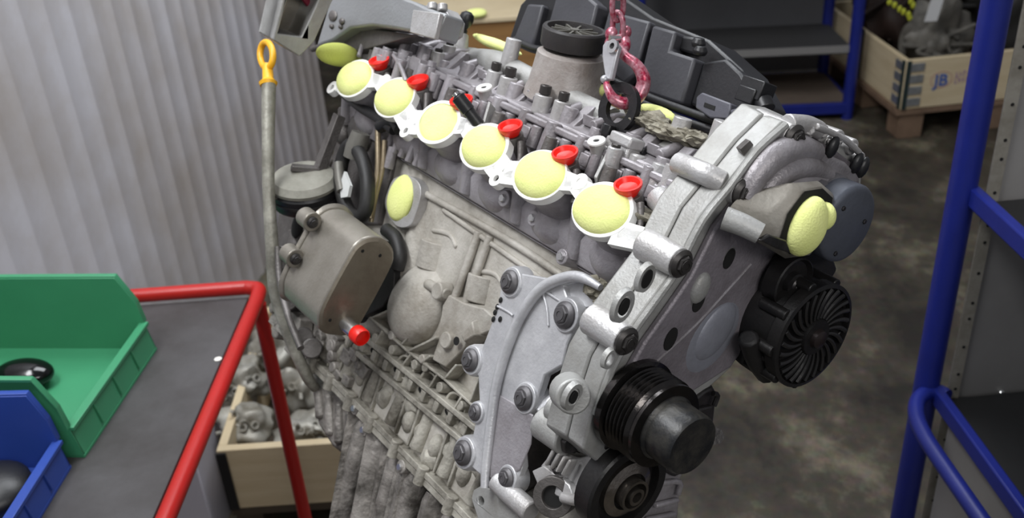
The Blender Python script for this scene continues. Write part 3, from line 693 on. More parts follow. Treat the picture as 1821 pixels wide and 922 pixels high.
# lower crank damper with bright bore
dmp, c = pulley('crank_damper', 1116, 872, -.112, [(.036, -.022), (.043, -.018), (.044, .0), (.042, .002), (.034, .002), (.033, -.006), (.020, -.006), (.019, -.002), (.016, -.002)])
mb = MB(); mb.lathe2(c, NX, [(.0175, -.006), (.026, -.006), (.026, .0), (.0175, .003)], 40); mb.lathe2(c, NX, [(.012, -.004), (.0145, -.004), (.0145, .010), (.012, .010)], 36); mb.lathe2(c, NX, [(.005, -.004), (.008, -.004), (.008, .012), (.005, .012)], 24)
sub(dmp, 'bright_hub', mb, mat('oily_bright_hub', (150, 142, 134), .22, .9, (80, 74, 70), .6, 60), ang=30)
# dark finned housing behind pulley (lower right)
mb = MB()
mb.prism(Xp([(1205, 690), (1262, 676), (1275, 700), (1268, 760), (1272, 785), (1240, 830), (1200, 850), (1160, 830), (1190, 760)], -.09), (.03, 0, 0))
hs = eng.part('pump_housing', mb, mat('dark_pump_casting', (52, 49, 50), .5, .3, (30, 28, 28), .6, 30), bevel=.002)
mb = MB()
for l in ([(1226, 718), (1250, 698), (1262, 692)], [(1236, 730), (1262, 724)], [(1240, 762), (1254, 758)], [(1212, 800), (1232, 792), (1246, 780)], [(1215, 820), (1240, 812)], [(1252, 790), (1248, 812), (1238, 826)], [(1268, 700), (1276, 704), (1270, 722)]): mb.tube(Xp(l, -.100), .0024, 8, 3)
mb.cyl(P(1272, 776, 'X', -.10), P(1272, 776, 'X', -.08), .008, seg=10)
sub(hs, 'thin_rib', mb, DSTEEL)
mb = MB()
mb.prism(Xp([(1165, 822), (1200, 810), (1228, 818), (1210, 850), (1205, 922), (1150, 950), (1140, 930)], -.085), (.03, 0, 0))
for l in ([(1172, 832), (1225, 822)], [(1175, 860), (1208, 858), (1206, 880)], [(1165, 900), (1205, 890)], [(1150, 925), (1200, 915)], [(1165, 835), (1190, 815), (1226, 820)]): mb.tube(Xp(l, -.090), .003, 8, 3)
eng.part('lower_cover', mb, ALUP, bevel=.0015)
# --- side mounting bracket
mb = MB(); YB = .002
plate_o = [(893, 492), (906, 484), (930, 487), (985, 497), (1010, 492), (1046, 492), (1030, 500), (1000, 508), (1012, 540), (1030, 566), (1018, 590), (1008, 612), (1000, 650), (968, 668), (958, 700), (954, 728), (930, 735), (925, 790), (928, 830), (915, 868), (886, 880), (868, 858), (845, 838), (818, 815), (815, 795), (838, 788), (846, 745), (852, 715), (850, 670), (830, 652), (832, 628), (856, 622), (872, 580), (886, 540)]
mb.prism([P(x, y, 'Y', YB) for x, y in plate_o], (0, -.009, 0))
mbk = eng.part('mount_bracket', mb, mat('bracket_casting', (204, 204, 206), .4, .35, (160, 160, 164), .7, 24, .25), bevel=.0015)
mb = MB()
mb.tube([P(x, y, 'Y', YB+.004) for x, y in ((1068, 512), (1035, 494), (1005, 494), (965, 512), (932, 552), (905, 610), (884, 680), (872, 760), (864, 830), (862, 868))], [.003, .0048, .0052, .0052, .0052, .0052, .005, .005, .0045, .004], 12, 5)
for l in ([(962, 512), (972, 545), (975, 580)], [(966, 516), (1002, 540), (1020, 556)], [(885, 545), (905, 556), (912, 562)]): mb.tube([P(x, y, 'Y', YB+.001) for x, y in l], .0013, 8, 3)
mb.prism([P(x, y, 'Y', YB) for x, y in ((866, 688), (878, 694), (950, 738), (946, 790), (926, 838), (895, 850), (872, 858), (860, 840))], (0, .003, 0), .97) if False else None
sub(mbk, 'sunk_web', MB().prism([P(x, y, 'Y', YB) for x, y in ((878, 694), (950, 738), (946, 790), (926, 838), (895, 850), (872, 852))], (0, .0015, 0), .97), ALUP, bevel=.0006)
sub(mbk, 'curved_ridge', mb, MATS['bracket_casting'], ang=50)
mb = MB()
for k, (x, y) in enumerate(((890, 534), (884, 546), (880, 556), (877, 568), (889, 568))): mb.ell(P(x, y, 'Y', YB+.001), (.0022, 0, 0), (0, .0012, 0), (0, 0, .003), 10)
sub(mbk, 'pin_hole', mb, HOLE)
sub(mbk, 'blue_mark', MB().box(P(895, 644, 'Y', YB+.001), (.0025, 0, 0), (0, .0007, 0), (0, 0, .0045)), mat('blue_marker', (70, 100, 215), .5))
for x, y, r in ((908, 502, .0125), (1006, 561, .0135), (838, 641, .0125), (933, 709, .0125), (825, 806, .0135), (902, 851, .0105), (846, 734, .009)):
    p = P(x, y, 'Y', YB+.002); m2 = MB(); m2.lathe(p-V((0, .016, 0)), NY, [(r*1.3, 0), (r*1.25, .012), (r*1.12, .0165)], 24); sub(mbk, 'bolt_boss', m2, MATS['bracket_casting'], bevel=.0006)
    bolt(p+V((0, .0005, 0)), NY, r*.9, mat('grey_bolt', (112, 110, 112), .38, .5, (62, 60, 60), .8, 90), mbk)
# arms from bracket towards the timing case
mb = MB()
mb.prism([P(x, y, 'Y', -.004) for x, y in ((1000, 500), (1045, 502), (1085, 515), (1075, 550), (1030, 548), (1008, 532))], (0, -.012, 0), .95)
mb.tube([P(1008, 572, 'Y', -.004), P(1040, 580, 'Y', -.012), P(1072, 574, 'Y', -.02)], .008, 12)
mb.tube([P(965, 650, 'Y', -.004), P(985, 622, 'Y', -.01), P(1002, 618, 'Y', -.02)], .006, 12)
mb.tube([P(960, 735, 'Y', -.004), P(980, 715, 'Y', -.01), P(1002, 700, 'Y', -.02)], .006, 12)
mb.prism([P(x, y, 'Y', -.02) for x, y in ((1000, 640), (1045, 600), (1070, 610), (1040, 690), (1010, 740), (985, 720))], (0, -.012, 0), .95)
sub(mbk, 'bracket_arm', mb, MATS['bracket_casting'], bevel=.0015, ang=45)
mb = MB(); mb.lump(P(1058, 512, 'Y', -.002), .012, .5, 3, 4, (1, .6, .8)); mb.lump(P(1070, 545, 'Y', -.004), .009, .5, 3, 9, (1, .6, .8)); sub(mbk, 'deposit', mb, DIRT)
# dark-toned slab in the cavity behind bracket, mottled darker
eng.part('front_cavity', MB().prism([P(x, y, 'Y', -.04) for x, y in ((960, 560), (1060, 560), (1090, 620), (1030, 800), (930, 880), (930, 700))], (0, -.01, 0)), mat('dark_recess_casting', (70, 66, 62), .6, .3, (36, 33, 30), .8, 30))
# cylinders and fittings low at the front
mb = MB()
mb.cyl(P(968, 750, 'Y', .0), P(1012, 782, 'Y', .0), .0165, .0155, 28)
mb.cyl(P(985, 725, 'Y', .004), P(1028, 755, 'Y', .004), .0125, .0115, 24)
mb.cyl(P(1010, 695, 'X', -.085), P(1020, 707, 'X', -.104), .0155, .014, 24)
st = eng.part('bolt_sleeve', mb, LALU, bevel=.0015)
mb = MB(); mb.lathe(P(1030, 757, 'Y', .004), P(1040, 764, 'Y', .004)-P(1030, 757, 'Y', .004), [(.010, 0), (.010, .004), (.006, .006)], 18); mb.lathe(P(1014, 784, 'Y', 0), P(1025, 792, 'Y', 0)-P(1014, 784, 'Y', 0), [(.0115, 0), (.0115, .005), (.006, .007)], 6)
for l in ([(1020, 775), (1045, 790), (1060, 798)], [(1035, 795), (1055, 785)], [(1060, 800), (1080, 790), (1095, 780)], [(1000, 790), (985, 820), (992, 840)]): mb.tube([P(x, y, 'Y', .0) for x, y in l], .004, 8, 3)
sub(st, 'fitting', mb, DSTEEL, bevel=.0006)
mb = MB()
mb.prism([P(x, y, 'Y', -.008) for x, y in ((985, 800), (1030, 815), (1075, 800), (1095, 810), (1060, 880), (1025, 885), (1000, 850), (960, 830))], (0, -.02, 0), .96)
mb.prism([P(x, y, 'Y', .000) for x, y in ((945, 838), (966, 828), (1012, 862), (1020, 884), (1000, 890), (955, 862))], (0, -.012, 0), .96)
for k in range(4): mb.bar(P(975+k*10, 828+k*6, 'Y', .002), P(990+k*10, 800+k*6, 'Y', .002), (0, 1, 0), .003, .01)
mb.tube([P(884, 856, 'Y', 0), P(915, 885, 'Y', 0), P(945, 912, 'Y', 0)], .010, 14)
mb.tube([P(1000, 885, 'Y', 0), P(1030, 890, 'Y', 0), P(1052, 878, 'Y', 0)], .005, 10)
lf = eng.part('front_fitting_casting', mb, ALU, bevel=.0015)
p = P(968, 878, 'Y', .004)
sub(lf, 'port_ring', MB().lathe2(p-V((0, .02, 0)), V((-.5, 1, .1)), [(.009, 0), (.018, 0), (.018, .022), (.010, .022)], 28), ALUD, bevel=.0006)
sub(lf, 'bore', MB().lathe(p-V((0, .02, 0)), V((-.5, 1, .1)), [(.0098, 0), (.0098, .018)], 24), HOLE)
p = P(855, 892, 'Y', -.006)
mb = MB(); mb.plate([[P(x, y, 'Y', -.006) for x, y in ((838, 888), (842, 872), (856, 864), (878, 872), (905, 900), (940, 935), (900, 940), (850, 925))], [p+V((-math.cos(t*.3927), 0, math.sin(t*.3927)))*.0042 for t in range(16)]], (0, -.010, 0))
tb = eng.part('mounting_tab', mb, LALU, bevel=.001); sub(tb, 'bore', MB().cyl(p-V((0, .007, 0)), p-V((0, .009, 0)), .0042), HOLE)
# --- black step-shaped plastic cover behind the head
YC = -.155
def slab(pts, d0, d1): return MB().prism([P(x, y, 'Y', YC+d0) for x, y in pts], (0, -d1, 0), .98)
pc = eng.part('plastic_cover', slab([(905, 68), (925, 8), (960, -30), (1060, -40), (1160, 30), (1260, 70), (1318, 122), (1352, 185), (1345, 222), (1320, 236), (1140, 170), (1040, 120)], 0, .05), BPLD, bevel=.003)
def pan_(nm, pts, d0, d1, m=BPL): return sub(pc, nm, slab(pts, d0, d1), m, bevel=.003)
pan_('cover_panel', [(912, 70), (938, 6), (966, 8), (946, 84)], .010, .02)
pan_('cover_panel', [(966, 72), (988, -6), (1018, -30), (1062, 8), (1042, 90)], .018, .03)
pan_('cover_panel', [(1062, 90), (1082, 18), (1156, 38), (1128, 134), (1108, 150), (1072, 120)], .012, .02)
pan_('cover_panel', [(1132, 160), (1160, 44), (1202, 56), (1192, 90), (1236, 104), (1212, 186)], .020, .03)
pan_('cover_panel', [(1198, 60), (1240, 66), (1234, 98), (1194, 86)], .008, .02, BPLD)
pan_('cover_panel', [(1226, 186), (1250, 110), (1290, 104), (1318, 130), (1348, 186), (1340, 222), (1322, 228)], .008, .02, mat('deep_black_plastic', (34, 34, 37), .45))
mb = MB(); mb.tube([P(x, y, 'Y', YC+.024) for x, y in ((1090, 145), (1160, 176), (1240, 205), (1335, 240))], .0045, 10, 3); mb.tube([P(x, y, 'Y', YC+.026) for x, y in ((1110, 168), (1200, 208), (1290, 240))], .004, 10, 3)
mb.tube([P(x, y, 'Y', YC+.02) for x, y in ((915, 72), (945, 86), (965, 90))], .005, 10, 3)
sub(pc, 'rim', mb, BPLD)
mb = MB()
for x, y in ((1241, 84), (1244, 98)): mb.lathe(P(x, y, 'Y', YC+.02), V((0, .3, 1)), [(.006, 0), (.0075, .004), (.005, .009)], 12)
mb.box(P(1346, 160, 'Y', YC+.02), (.013, 0, 0), (0, .01, 0), (0, 0, .009)); mb.box(P(1336, 172, 'Y', YC+.022), (.010, 0, 0), (0, .01, 0), (0, 0, .007)); mb.cyl(P(1355, 178, 'Y', YC+.02), P(1362, 196, 'Y', YC+.02), .009)
mb.cyl(P(950, 0, 'Y', YC-.01), P(946, -20, 'Y', YC-.01), .009)
sub(pc, 'plug_connector', mb, BPLD, bevel=.001)
mb = MB(); mb.prism([P(x, y, 'Y', -.115) for x, y in ((1238, 172), (1248, 164), (1300, 184), (1296, 212), (1262, 210), (1236, 192))], (0, -.02, 0), .95); mb.prism([P(x, y, 'Y', -.11) for x, y in ((1298, 195), (1318, 190), (1345, 205), (1330, 225), (1300, 222))], (0, -.02, 0))
cn = eng.part('cable_connector', mb, mat('grey_connector_plastic', (84, 84, 92), .45), bevel=.0015)
sub(cn, 'socket', MB().prism([P(x, y, 'Y', -.1145) for x, y in ((1253, 182), (1272, 189), (1270, 197), (1251, 190))], (0, -.001, 0)), HOLE)
# --- oil cooler
stad = [(680, 424), (694, 436), (699, 452), (692, 478), (640, 574), (622, 594), (596, 596), (572, 590), (566, 572), (574, 540), (622, 452), (640, 430), (660, 422)]
mb = MB(); xe = .262
sp = smooth_path([P(x, y, 'X', xe) for x, y in stad], 4, True)
mb.prism(sp, (.088, 0, 0), 1.0)
oc = eng.part('oil_cooler', mb, COOL, bevel=.0035, ang=30)
mb = MB(); mb.prism([p+V((-.0008, 0, 0)) for p in sp], (-.003, 0, 0), .93)
sub(oc, 'end_plate', mb, COOLE, bevel=.001)
mb = MB()
for x, y in ((645, 447), (676, 455), (587, 570)): mb.ell(P(x, y, 'X', xe-.004), (.0005, 0, 0), (0, .002, 0), (0, 0, .002), 10)
sub(oc, 'pin_hole', mb, HOLE)
mb = MB(); mb.prism([p+V((.0882, 0, 0)) for p in sp], (.005, 0, 0), 1.08)
for x, y in ((556, 396), (526, 461)):
    p = P(x, y, 'X', .335); mb.cyl(p, p+V((.02, 0, 0)), .011, seg=20)
sub(oc, 'rear_plate', mb, COOL, bevel=.001)
for x, y in ((556, 396), (526, 461)): bolt(P(x, y, 'X', .334), NX, .0065, DSTEEL, oc)
p = P(612, 574, 'X', .262); q = P(640, 598, 'X', .232)
nz = sub(oc, 'nozzle', MB().cyl(p, q, .0088, .008, 24), STEEL, bevel=.0006)
mb = MB(); mb.prism([P(x, y, 'Y', -.03) for x, y in ((498, 360), (560, 372), (600, 372), (560, 420), (520, 520), (500, 560), (478, 500))], (0, -.03, 0)); mb.cyl(P(530, 410, 'Y', -.02), P(528, 440, 'Y', -.02), .012)
for x, y in ((508, 345), (522, 360), (505, 450), (500, 470), (510, 500), (515, 540), (540, 600), (555, 620)): mb.cyl(P(x, y, 'Y', -.012), P(x, y, 'Y', -.03), rnd.uniform(.007, .013), seg=14)
hb = eng.part('cooler_bracket', mb, ALUD, bevel=.002)
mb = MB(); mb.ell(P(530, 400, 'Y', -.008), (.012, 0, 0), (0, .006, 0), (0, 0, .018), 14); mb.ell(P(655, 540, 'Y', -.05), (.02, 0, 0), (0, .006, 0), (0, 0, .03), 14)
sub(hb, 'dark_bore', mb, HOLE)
# --- dark things around the cooler
mb = MB()
mb.prism([P(x, y, 'Y', -.046) for x, y in ((640, 500), (700, 430), (722, 480), (720, 520), (700, 548), (668, 566), (640, 560))], (0, .016, 0))
mb.tube([P(x, y, 'Y', -.03) for x, y in ((686, 408), (704, 425), (712, 455), (706, 480))], .008, 12)
eng.part('black_hose', mb, RUB, bevel=.001)
# round filter cap at the rear
mb = MB(); c = P(545, 352, 'Y', .005); axc = V((.15, -.1, 1)).normalized(); axc = toE(EO+V((.05, -.08, 1))).normalized()
mb.lathe(c, axc, [(.040, -.004), (.042, 0), (.042, .016), (.039, .020)], 40)
fc = eng.part('filter_cap', mb, BPLD, ang=30)
sub(fc, 'cap_lid', MB().lathe(c, axc, [(.0415, .020), (.042, .024), (.036, .031), (.015, .034)], 40), mat('dusty_lid', (150, 148, 138), .6, .2, (110, 108, 98), .7, 30), ang=40)
sub(fc, 'cap_groove', MB().lathe2(c, axc, [(.041, .006), (.0432, .006), (.0432, .009), (.041, .009)], 40), DSTEEL)
# tall angled rail and flat tab
mb = MB(); p, q, r = P(604, 205, 'Y', -.01), P(568, 302, 'Y', .0), P(518, 298, 'Y', .03)
mb.bar(p, q, NX, .012, .012); mb.bar(q, r, NZ, .016, .007)
eng.part('angle_rail', mb, ALUD, bevel=.001)
# rear hose loop
mb = MB(); mb.tube([P(x, y, 'Y', -.01) for x, y in ((618, 262), (606, 300), (610, 350), (628, 385), (648, 378), (654, 330), (645, 285), (630, 262))], .0085, 12, 5, True)
hl = eng.part('hose_loop', mb, RUB)
mb = MB(); mb.lathe(P(634, 262, 'Y', -.012), NZ, [(.012, -.014), (.013, .0), (.011, .018)], 20); mb.tube([P(602, 290, 'Y', 0), P(604, 315, 'Y', 0), P(608, 340, 'Y', 0)], .006, 10)
sub(hl, 'elbow', mb, mat('grey_elbow', (110, 108, 102), .5, .3), ang=50)
sub(hl, 'white_tab', MB().prism([P(x, y, 'Y', .002) for x, y in ((604, 330), (612, 305), (622, 330), (618, 350), (606, 352))], (0, -.004, 0)), mat('pale_tab', (206, 208, 206), .5))
mb = MB()
mb.tube([P(x, y, 'Y', -.02) for x, y in ((672, 232), (672, 300), (664, 345), (658, 388))], .0035, 10); mb.tube([P(x, y, 'Y', -.024) for x, y in ((684, 250), (680, 300), (668, 350), (660, 395))], .003, 10)
eng.part('coolant_pipe', mb, mat('tarnished_pipe', (146, 132, 108), .4, .5, (110, 98, 80), .6, 60))
# dark rear casting between head and hoses
mb = MB(); mb.prism([P(x, y, 'Y', -.04) for x, y in ((600, 190), (640, 180), (700, 225), (696, 290), (672, 400), (610, 400), (560, 380), (590, 290))], (0, -.03, 0))
for x, y, r in ((640, 228, .02), (650, 250, .012), (612, 240, .012), (700, 240, .010), (684, 226, .009)): mb.ell(P(x, y, 'Y', -.038), (r, 0, 0), (0, .012, 0), (0, 0, r*1.1), 16)
rcst = eng.part('rear_casting', mb, ALUD, bevel=.003, ang=50)
mb = MB(); mb.tube([P(x, y, 'Y', -.015) for x, y in ((610, 165), (640, 190), (672, 210), (700, 232))], .006, 10); mb.tube([P(x, y, 'Y', -.015) for x, y in ((676, 225), (700, 215), (712, 230))], .008, 10)
sub(rcst, 'wiring', mb, BPLD)
# lower rear castings
mb = MB(); rnd = random.Random(9)
mb.prism([P(x, y, 'Y', -.050) for x, y in ((488, 560), (560, 560), (640, 600), (700, 640), (640, 720), (600, 690), (545, 640))], (0, -.04, 0))
for k in range(34):
    x = rnd.uniform(495, 680); y = 560+(x-500)*.60+rnd.uniform(-15, 45); p = P(x, y, 'Y', -.038); r = rnd.uniform(.006, .012)
    if k % 2: mb.cyl(p-V((0, .01, 0)), p+V((0, rnd.uniform(.005, .014), 0)), r, r*.8, 12)
    else: mb.box(p, (r, 0, 0), (0, .010, 0), (rnd.uniform(-.003, .003), 0, r*.8))
eng.part('rear_lower_casting', mb, PAN, bevel=.0015)
# --- dipstick and its guide tube
pts = [P(478, 150, 'Y', .07), P(477, 250, 'Y', .068), P(478, 345, 'Y', .062), P(484, 440, 'Y', .05), P(490, 520, 'Y', .035), P(515, 600, 'Y', .01), P(545, 668, 'Y', -.02), P(560, 690, 'Y', -.04)]
dt = eng.part('dipstick_tube', MB().tube(pts, [.0085, .0075, .0072, .0078, .008, .0075, .007, .006], 16, 6), TUBEM)
sub(dt, 'tube_bracket', MB().bar(P(470, 350, 'Y', .062), P(530, 352, 'Y', .02), NZ, .010, .003), ALUD)
mb = MB(); mb.tube([P(x, y, 'Y', .048) for x, y in ((494, 440), (498, 500), (512, 560), (535, 620))], .004, 10); sub(dt, 'side_pipe', mb, ALUD)
top = P(477, 150, 'Y', .07); zt = (P(475, 95, 'Y', .07)-top).normalized()
mb = MB(); mb.lathe(top, zt, [(.0095, -.002), (.011, .002), (.0085, .004), (.0065, .007), (.0062, .022), (.005, .026)], 20)
ctr = P(474, 98, 'Y', .07); rx = (P(490, 98, 'Y', .07)-ctr).normalized()
lp = [ctr+rx*(.0165*math.cos(t))+zt*(.0170*math.sin(t)) for t in [2*math.pi*i/20 for i in range(20)]]
mb.tube(lp, .0040, 12, 2, True)
eng.part('dipstick_handle', mb, YEL, ang=50)

# ================================================================== PLUGS (things of their own)
nm6 = ['pale yellow foam plug in the nearest intake port, beside the front case', 'pale yellow foam plug in the second intake port from the front',
       'pale yellow foam plug in the third intake port, below the black pin', 'pale yellow foam plug in the fourth intake port, sunk below its rim',
       'pale yellow foam plug in the fifth intake port from the front', 'pale yellow foam plug in the farthest intake port at the rear']
for i, c in enumerate(PC):
    h = .004 if i == 3 else .014; r = 1.0
    mb = MB(); cc = c-NF*.004
    mb.lathe(cc-NF*.008, NF, [(1, 0), (1.01, .009)], 36, (FA*.99, FB*.99), U)
    mb.ell(cc+NF*.002, U*FA*(.99 if i == 3 else 1.06), WF*FB*(.99 if i == 3 else 1.06), NF*h, 36, .10, 28, i*7)
    single('foam_plug', mb, FOAM, nm6[i], 'foam plug', cc-NF*.012, eng=True, group='foam plugs in the six intake ports', ang=80)
# foam in small outlet on the block side with its frame
c = P(713, 352, 'Y', -.036)
mb = MB(); fr_o = [P(x, y, 'Y', -.035) for x, y in ((690, 338), (700, 318), (722, 312), (742, 322), (748, 345), (736, 388), (728, 402), (708, 404), (690, 384), (684, 360))]
fr_i = [P(x, y, 'Y', -.035) for x, y in ((698, 350), (706, 332), (722, 328), (734, 342), (732, 366), (722, 384), (704, 384), (696, 370))]
mb.plate([smooth_path(fr_o, 3, True), smooth_path(fr_i, 3, True)], (0, -.012, 0)); eng.part('side_outlet_flange', mb, ALU, bevel=.001)
single('foam_plug', MB().ell(c, (.0235, 0, .000), (0, .009, 0), (0, 0, .0275), 32, .06, 30, 3), FOAM, 'oval yellow foam plug in the side outlet above the oil cooler', 'foam plug', c-V((0, .01, 0)), eng=True, ang=80)
# foam in outlet duct
c = P(1434, 404, 'X', -.146); la = (P(1452, 352, 'X', -.146)-P(1414, 456, 'X', -.146))*.5; lb = V((0, 1, 0))*.019; lb = lb-la.normalized()*lb.dot(la.normalized())
mb = MB(); mb.ell(c, la, lb, V((-.013, 0, 0)), 36, .08, 30, 5); mb.ell(P(1463, 385, 'X', -.146), la*.45, lb*.55, V((-.010, 0, 0)), 24, .2, 40, 2)
single('foam_plug', mb, FOAM, 'large lobed yellow foam plug in the front outlet duct beside the round cover', 'foam plug', c, eng=True, ang=80)
for (x, y, a, b, an, lb_) in ((1172, 203, .024, .007, .0, 'thin yellow foam strip lying on the deck below the black cover'), (885, 80, .050, .0065, .0, 'long yellow foam strip behind the round post on the head'), (1062, 158, .012, .008, .0, 'small yellow foam piece between filler neck and hook')):
    c = P(x, y, 'Y', -.112); d = P(x+20, y+8, 'Y', -.112)-c; d.normalize()
    single('foam_strip', MB().ell(c, d*a, V((0, .010, 0)), NY.cross(d).normalized()*b, 24, .15, 40, x), FOAM, lb_, 'foam strip', c, eng=True, ang=80)
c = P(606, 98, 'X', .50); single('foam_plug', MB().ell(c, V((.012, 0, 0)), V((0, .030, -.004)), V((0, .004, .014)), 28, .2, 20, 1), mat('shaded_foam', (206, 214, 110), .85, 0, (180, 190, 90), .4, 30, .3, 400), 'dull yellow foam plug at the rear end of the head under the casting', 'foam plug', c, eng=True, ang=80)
nm = ['red plastic plug beside the nearest foam plug', 'red plastic plug between the first and second foam plugs', 'red plastic plug between the second and third foam plugs', 'red plastic plug half hidden behind the black pin', 'red plastic plug behind the fifth foam plug', 'red plastic plug behind the farthest foam plug']
for i, c in enumerate(CC):
    mb = MB(); mb.lathe(c-ND*.006, ND, [(.0075, .002), (.0085, .004), (.0112, .008), (.0124, .010), (.0124, .0125), (.0105, .0125), (.008, .009), (.002, .008)], 30)
    single('red_plug', mb, REDP, nm[i], 'plug', c-ND*.004, eng=True, group='red plastic plugs on the injector seats', ang=40)
q = P(640, 598, 'X', .232); p = P(612, 574, 'X', .262); d = (q-p).normalized()
single('red_plug', MB().lathe(q-d*.008, d, [(.009, 0), (.0098, .002), (.0098, .012), (.009, .0135), (.008, .0135), (.007, .009), (.001, .009)], 26), REDP, 'small red plug on the chrome nozzle of the oil cooler', 'plug', q-d*.008, eng=True, ang=40)

# ================================================================== HOIST CHAIN AND HOOK
hb_ = P(1105, 190, 'Y', -.065); hk = Thing('hoist_hook', 'worn pink red lifting hook through the black eye', 'hook', hb_, eng=True)
hp = [((1099, 84), -.066), ((1112, 100), -.068), ((1132, 116), -.074), ((1144, 138), -.080), ((1142, 158), -.082), ((1130, 176), -.078), ((1112, 184), -.066), ((1092, 176), -.056), ((1082, 160), -.052), ((1078, 148), -.052)]
hk.part('hook_body', MB().tube([P(x, y, 'Y', c) for (x, y), c in hp], [.0055, .0048, .0055, .0066, .007, .0066, .0062, .0052, .004, .003], 16, 6), CHR)
mb = MB(); c1, c2 = P(1090, 66, 'Y', -.064), P(1110, 64, 'Y', -.072)
mb.tube([P(1086, 66, 'Y', -.062), P(1084, 82, 'Y', -.064), P(1097, 92, 'Y', -.066), P(1112, 82, 'Y', -.072), P(1111, 62, 'Y', -.073)], [.004, .0052, .006, .0052, .004], 14, 5); mb.ell(P(1087, 60, 'Y', -.062), (.006, 0, 0), (0, .006, 0), (0, 0, .007), 14); mb.ell(P(1112, 58, 'Y', -.073), (.006, 0, 0), (0, .006, 0), (0, 0, .007), 14)
hk.part('clevis', mb, CHR)
mb = MB(); mb.prism([P(x, y, 'Y', -.052) for x, y in ((1071, 80), (1078, 72), (1092, 72), (1100, 82), (1096, 96), (1086, 142), (1076, 142), (1070, 100))], (0, -.006, 0)); mb.ell(P(1075, 141, 'Y', -.052), (.004, 0, 0), (0, .004, 0), (0, 0, .004), 14)
lt = hk.part('latch', mb, mat('silver_latch', (190, 190, 194), .35, .45, (150, 146, 150), .5, 60, .1), bevel=.0015)
p = P(1092, 83, 'Y', -.0515); sub(lt, 'pivot_ring', MB().lathe2(p, NY, [(.003, 0), (.0065, 0), (.0065, .003), (.003, .003)], 22), STEEL); sub(lt, 'pivot_pin', MB().cyl(p-NY*.001, p+NY*.001, .003), BPLD)
hk.part('clevis_pin', MB().cyl(P(1083, 68, 'Y', -.058), P(1115, 66, 'Y', -.076), .0035), STEEL)
# chain
cb = toW(P(1099, 56, 'Y', -.068)); up_ = V((0, 0, 1))
ch = Thing('hoist_chain', 'pink red and silver link chain holding the hook', 'chain', cb)
for k in range(16):
    c = cb+up_*(.004+k*.0215)
    side = (V((.8, .6, 0)) if k % 2 else V((-.6, .8, 0))).normalized()
    pts = [];
    for i in range(16):
        t = 2*math.pi*i/16; pts.append(c+side*(.0072*math.cos(t))+up_*(.0145*math.copysign(abs(math.sin(t))**.8, math.sin(t))))
    ch.part('chain_link', MB().tube(pts, .0028, 10, 2, True), CHR)

# ================================================================== RED TROLLEY, BINS
TZ = .80
BZ = V((0, 0, .0006))
def T(x, y, z=TZ): return Wp(x, y, (0, 0, 1), z)
redp = mat('red_paint', (178, 30, 27), .35, 0, (160, 34, 26), .5, 20, .1, 100)
cn_ = T(452, 528); cl = T(0, 538); rd = (T(300, 922)-T(458, 540)); rd.z = 0; rd.normalize(); ld = (T(240, 527)-T(440, 512)); ld.z = 0; ld.normalize()
tr = Thing('red_trolley', 'red tubular trolley with a black rubber mat holding plastic bins', 'trolley', (T(300, 700).x-.1, 1.2, 0))
a = cn_; b = a+ld*.60; d_ = a+rd*1.0; e_ = b+rd*1.0
tray = tr.part('tray', MB().prism([V((q.x, q.y, TZ-.006)) for q in (a, b, e_, d_)], (0, 0, -.02)), redp, bevel=.002)
matm = mat('rubber_mat', (74, 72, 73), .55, 0, (50, 46, 45), .85, 6, .3, 60)
tr.part('rubber_mat', MB().prism([V((q.x, q.y, TZ-.005)) for q in (a+ld*.01, b, e_, d_+ld*.01)], (0, 0, .005)), matm, bevel=.001)
rt = .0125; zc = TZ+.012; A = V((a.x, a.y, zc))-ld*.012; A2 = V((a.x, a.y, zc))
mb = MB(); c0 = V((a.x, a.y, zc))-ld*.014-rd*.012
mb.tube([c0+ld*.62, c0+ld*.3, c0+ld*.06, c0+ld*.022-rd*-.002, c0+ld*.004+rd*.012, c0+rd*.05], rt, 16, 6); tr.part('push_rail', mb, redp)
tr.part('side_rail', MB().tube([c0+rd*.045+V((0, 0, -.0)), c0+rd*1.0], rt*1.0, 16, 1), redp)
def leg(q): return MB().tube([V((q.x, q.y, zc-.01)), V((q.x, q.y, .06))], .0125, 16, 1)
for q in (c0+rd*.04, c0+ld*.60+rd*.04, c0+rd*.98, c0+ld*.60+rd*.98):
    tr.part('leg', leg(q), redp)
for q in (c0+rd*.04, c0+ld*.60+rd*.04, c0+rd*.98, c0+ld*.60+rd*.98):
    tr.part('caster', MB().lathe(V((q.x-.012, q.y, .035)), (1, 0, 0), [(.02, 0), (.035, .003), (.035, .021), (.02, .024)], 24), RUB, ang=30)
tag(link('paper_scrap', MB().lathe(V((0, 0, 0)), (0, 0, 1), [(.006, 0), (.006, .001)], 12), mat('white_scrap', (225, 222, 215), .6)), 'tiny round white scrap lying on the rubber mat', 'scrap').location = T(388, 640)+V((0, 0, .0005))
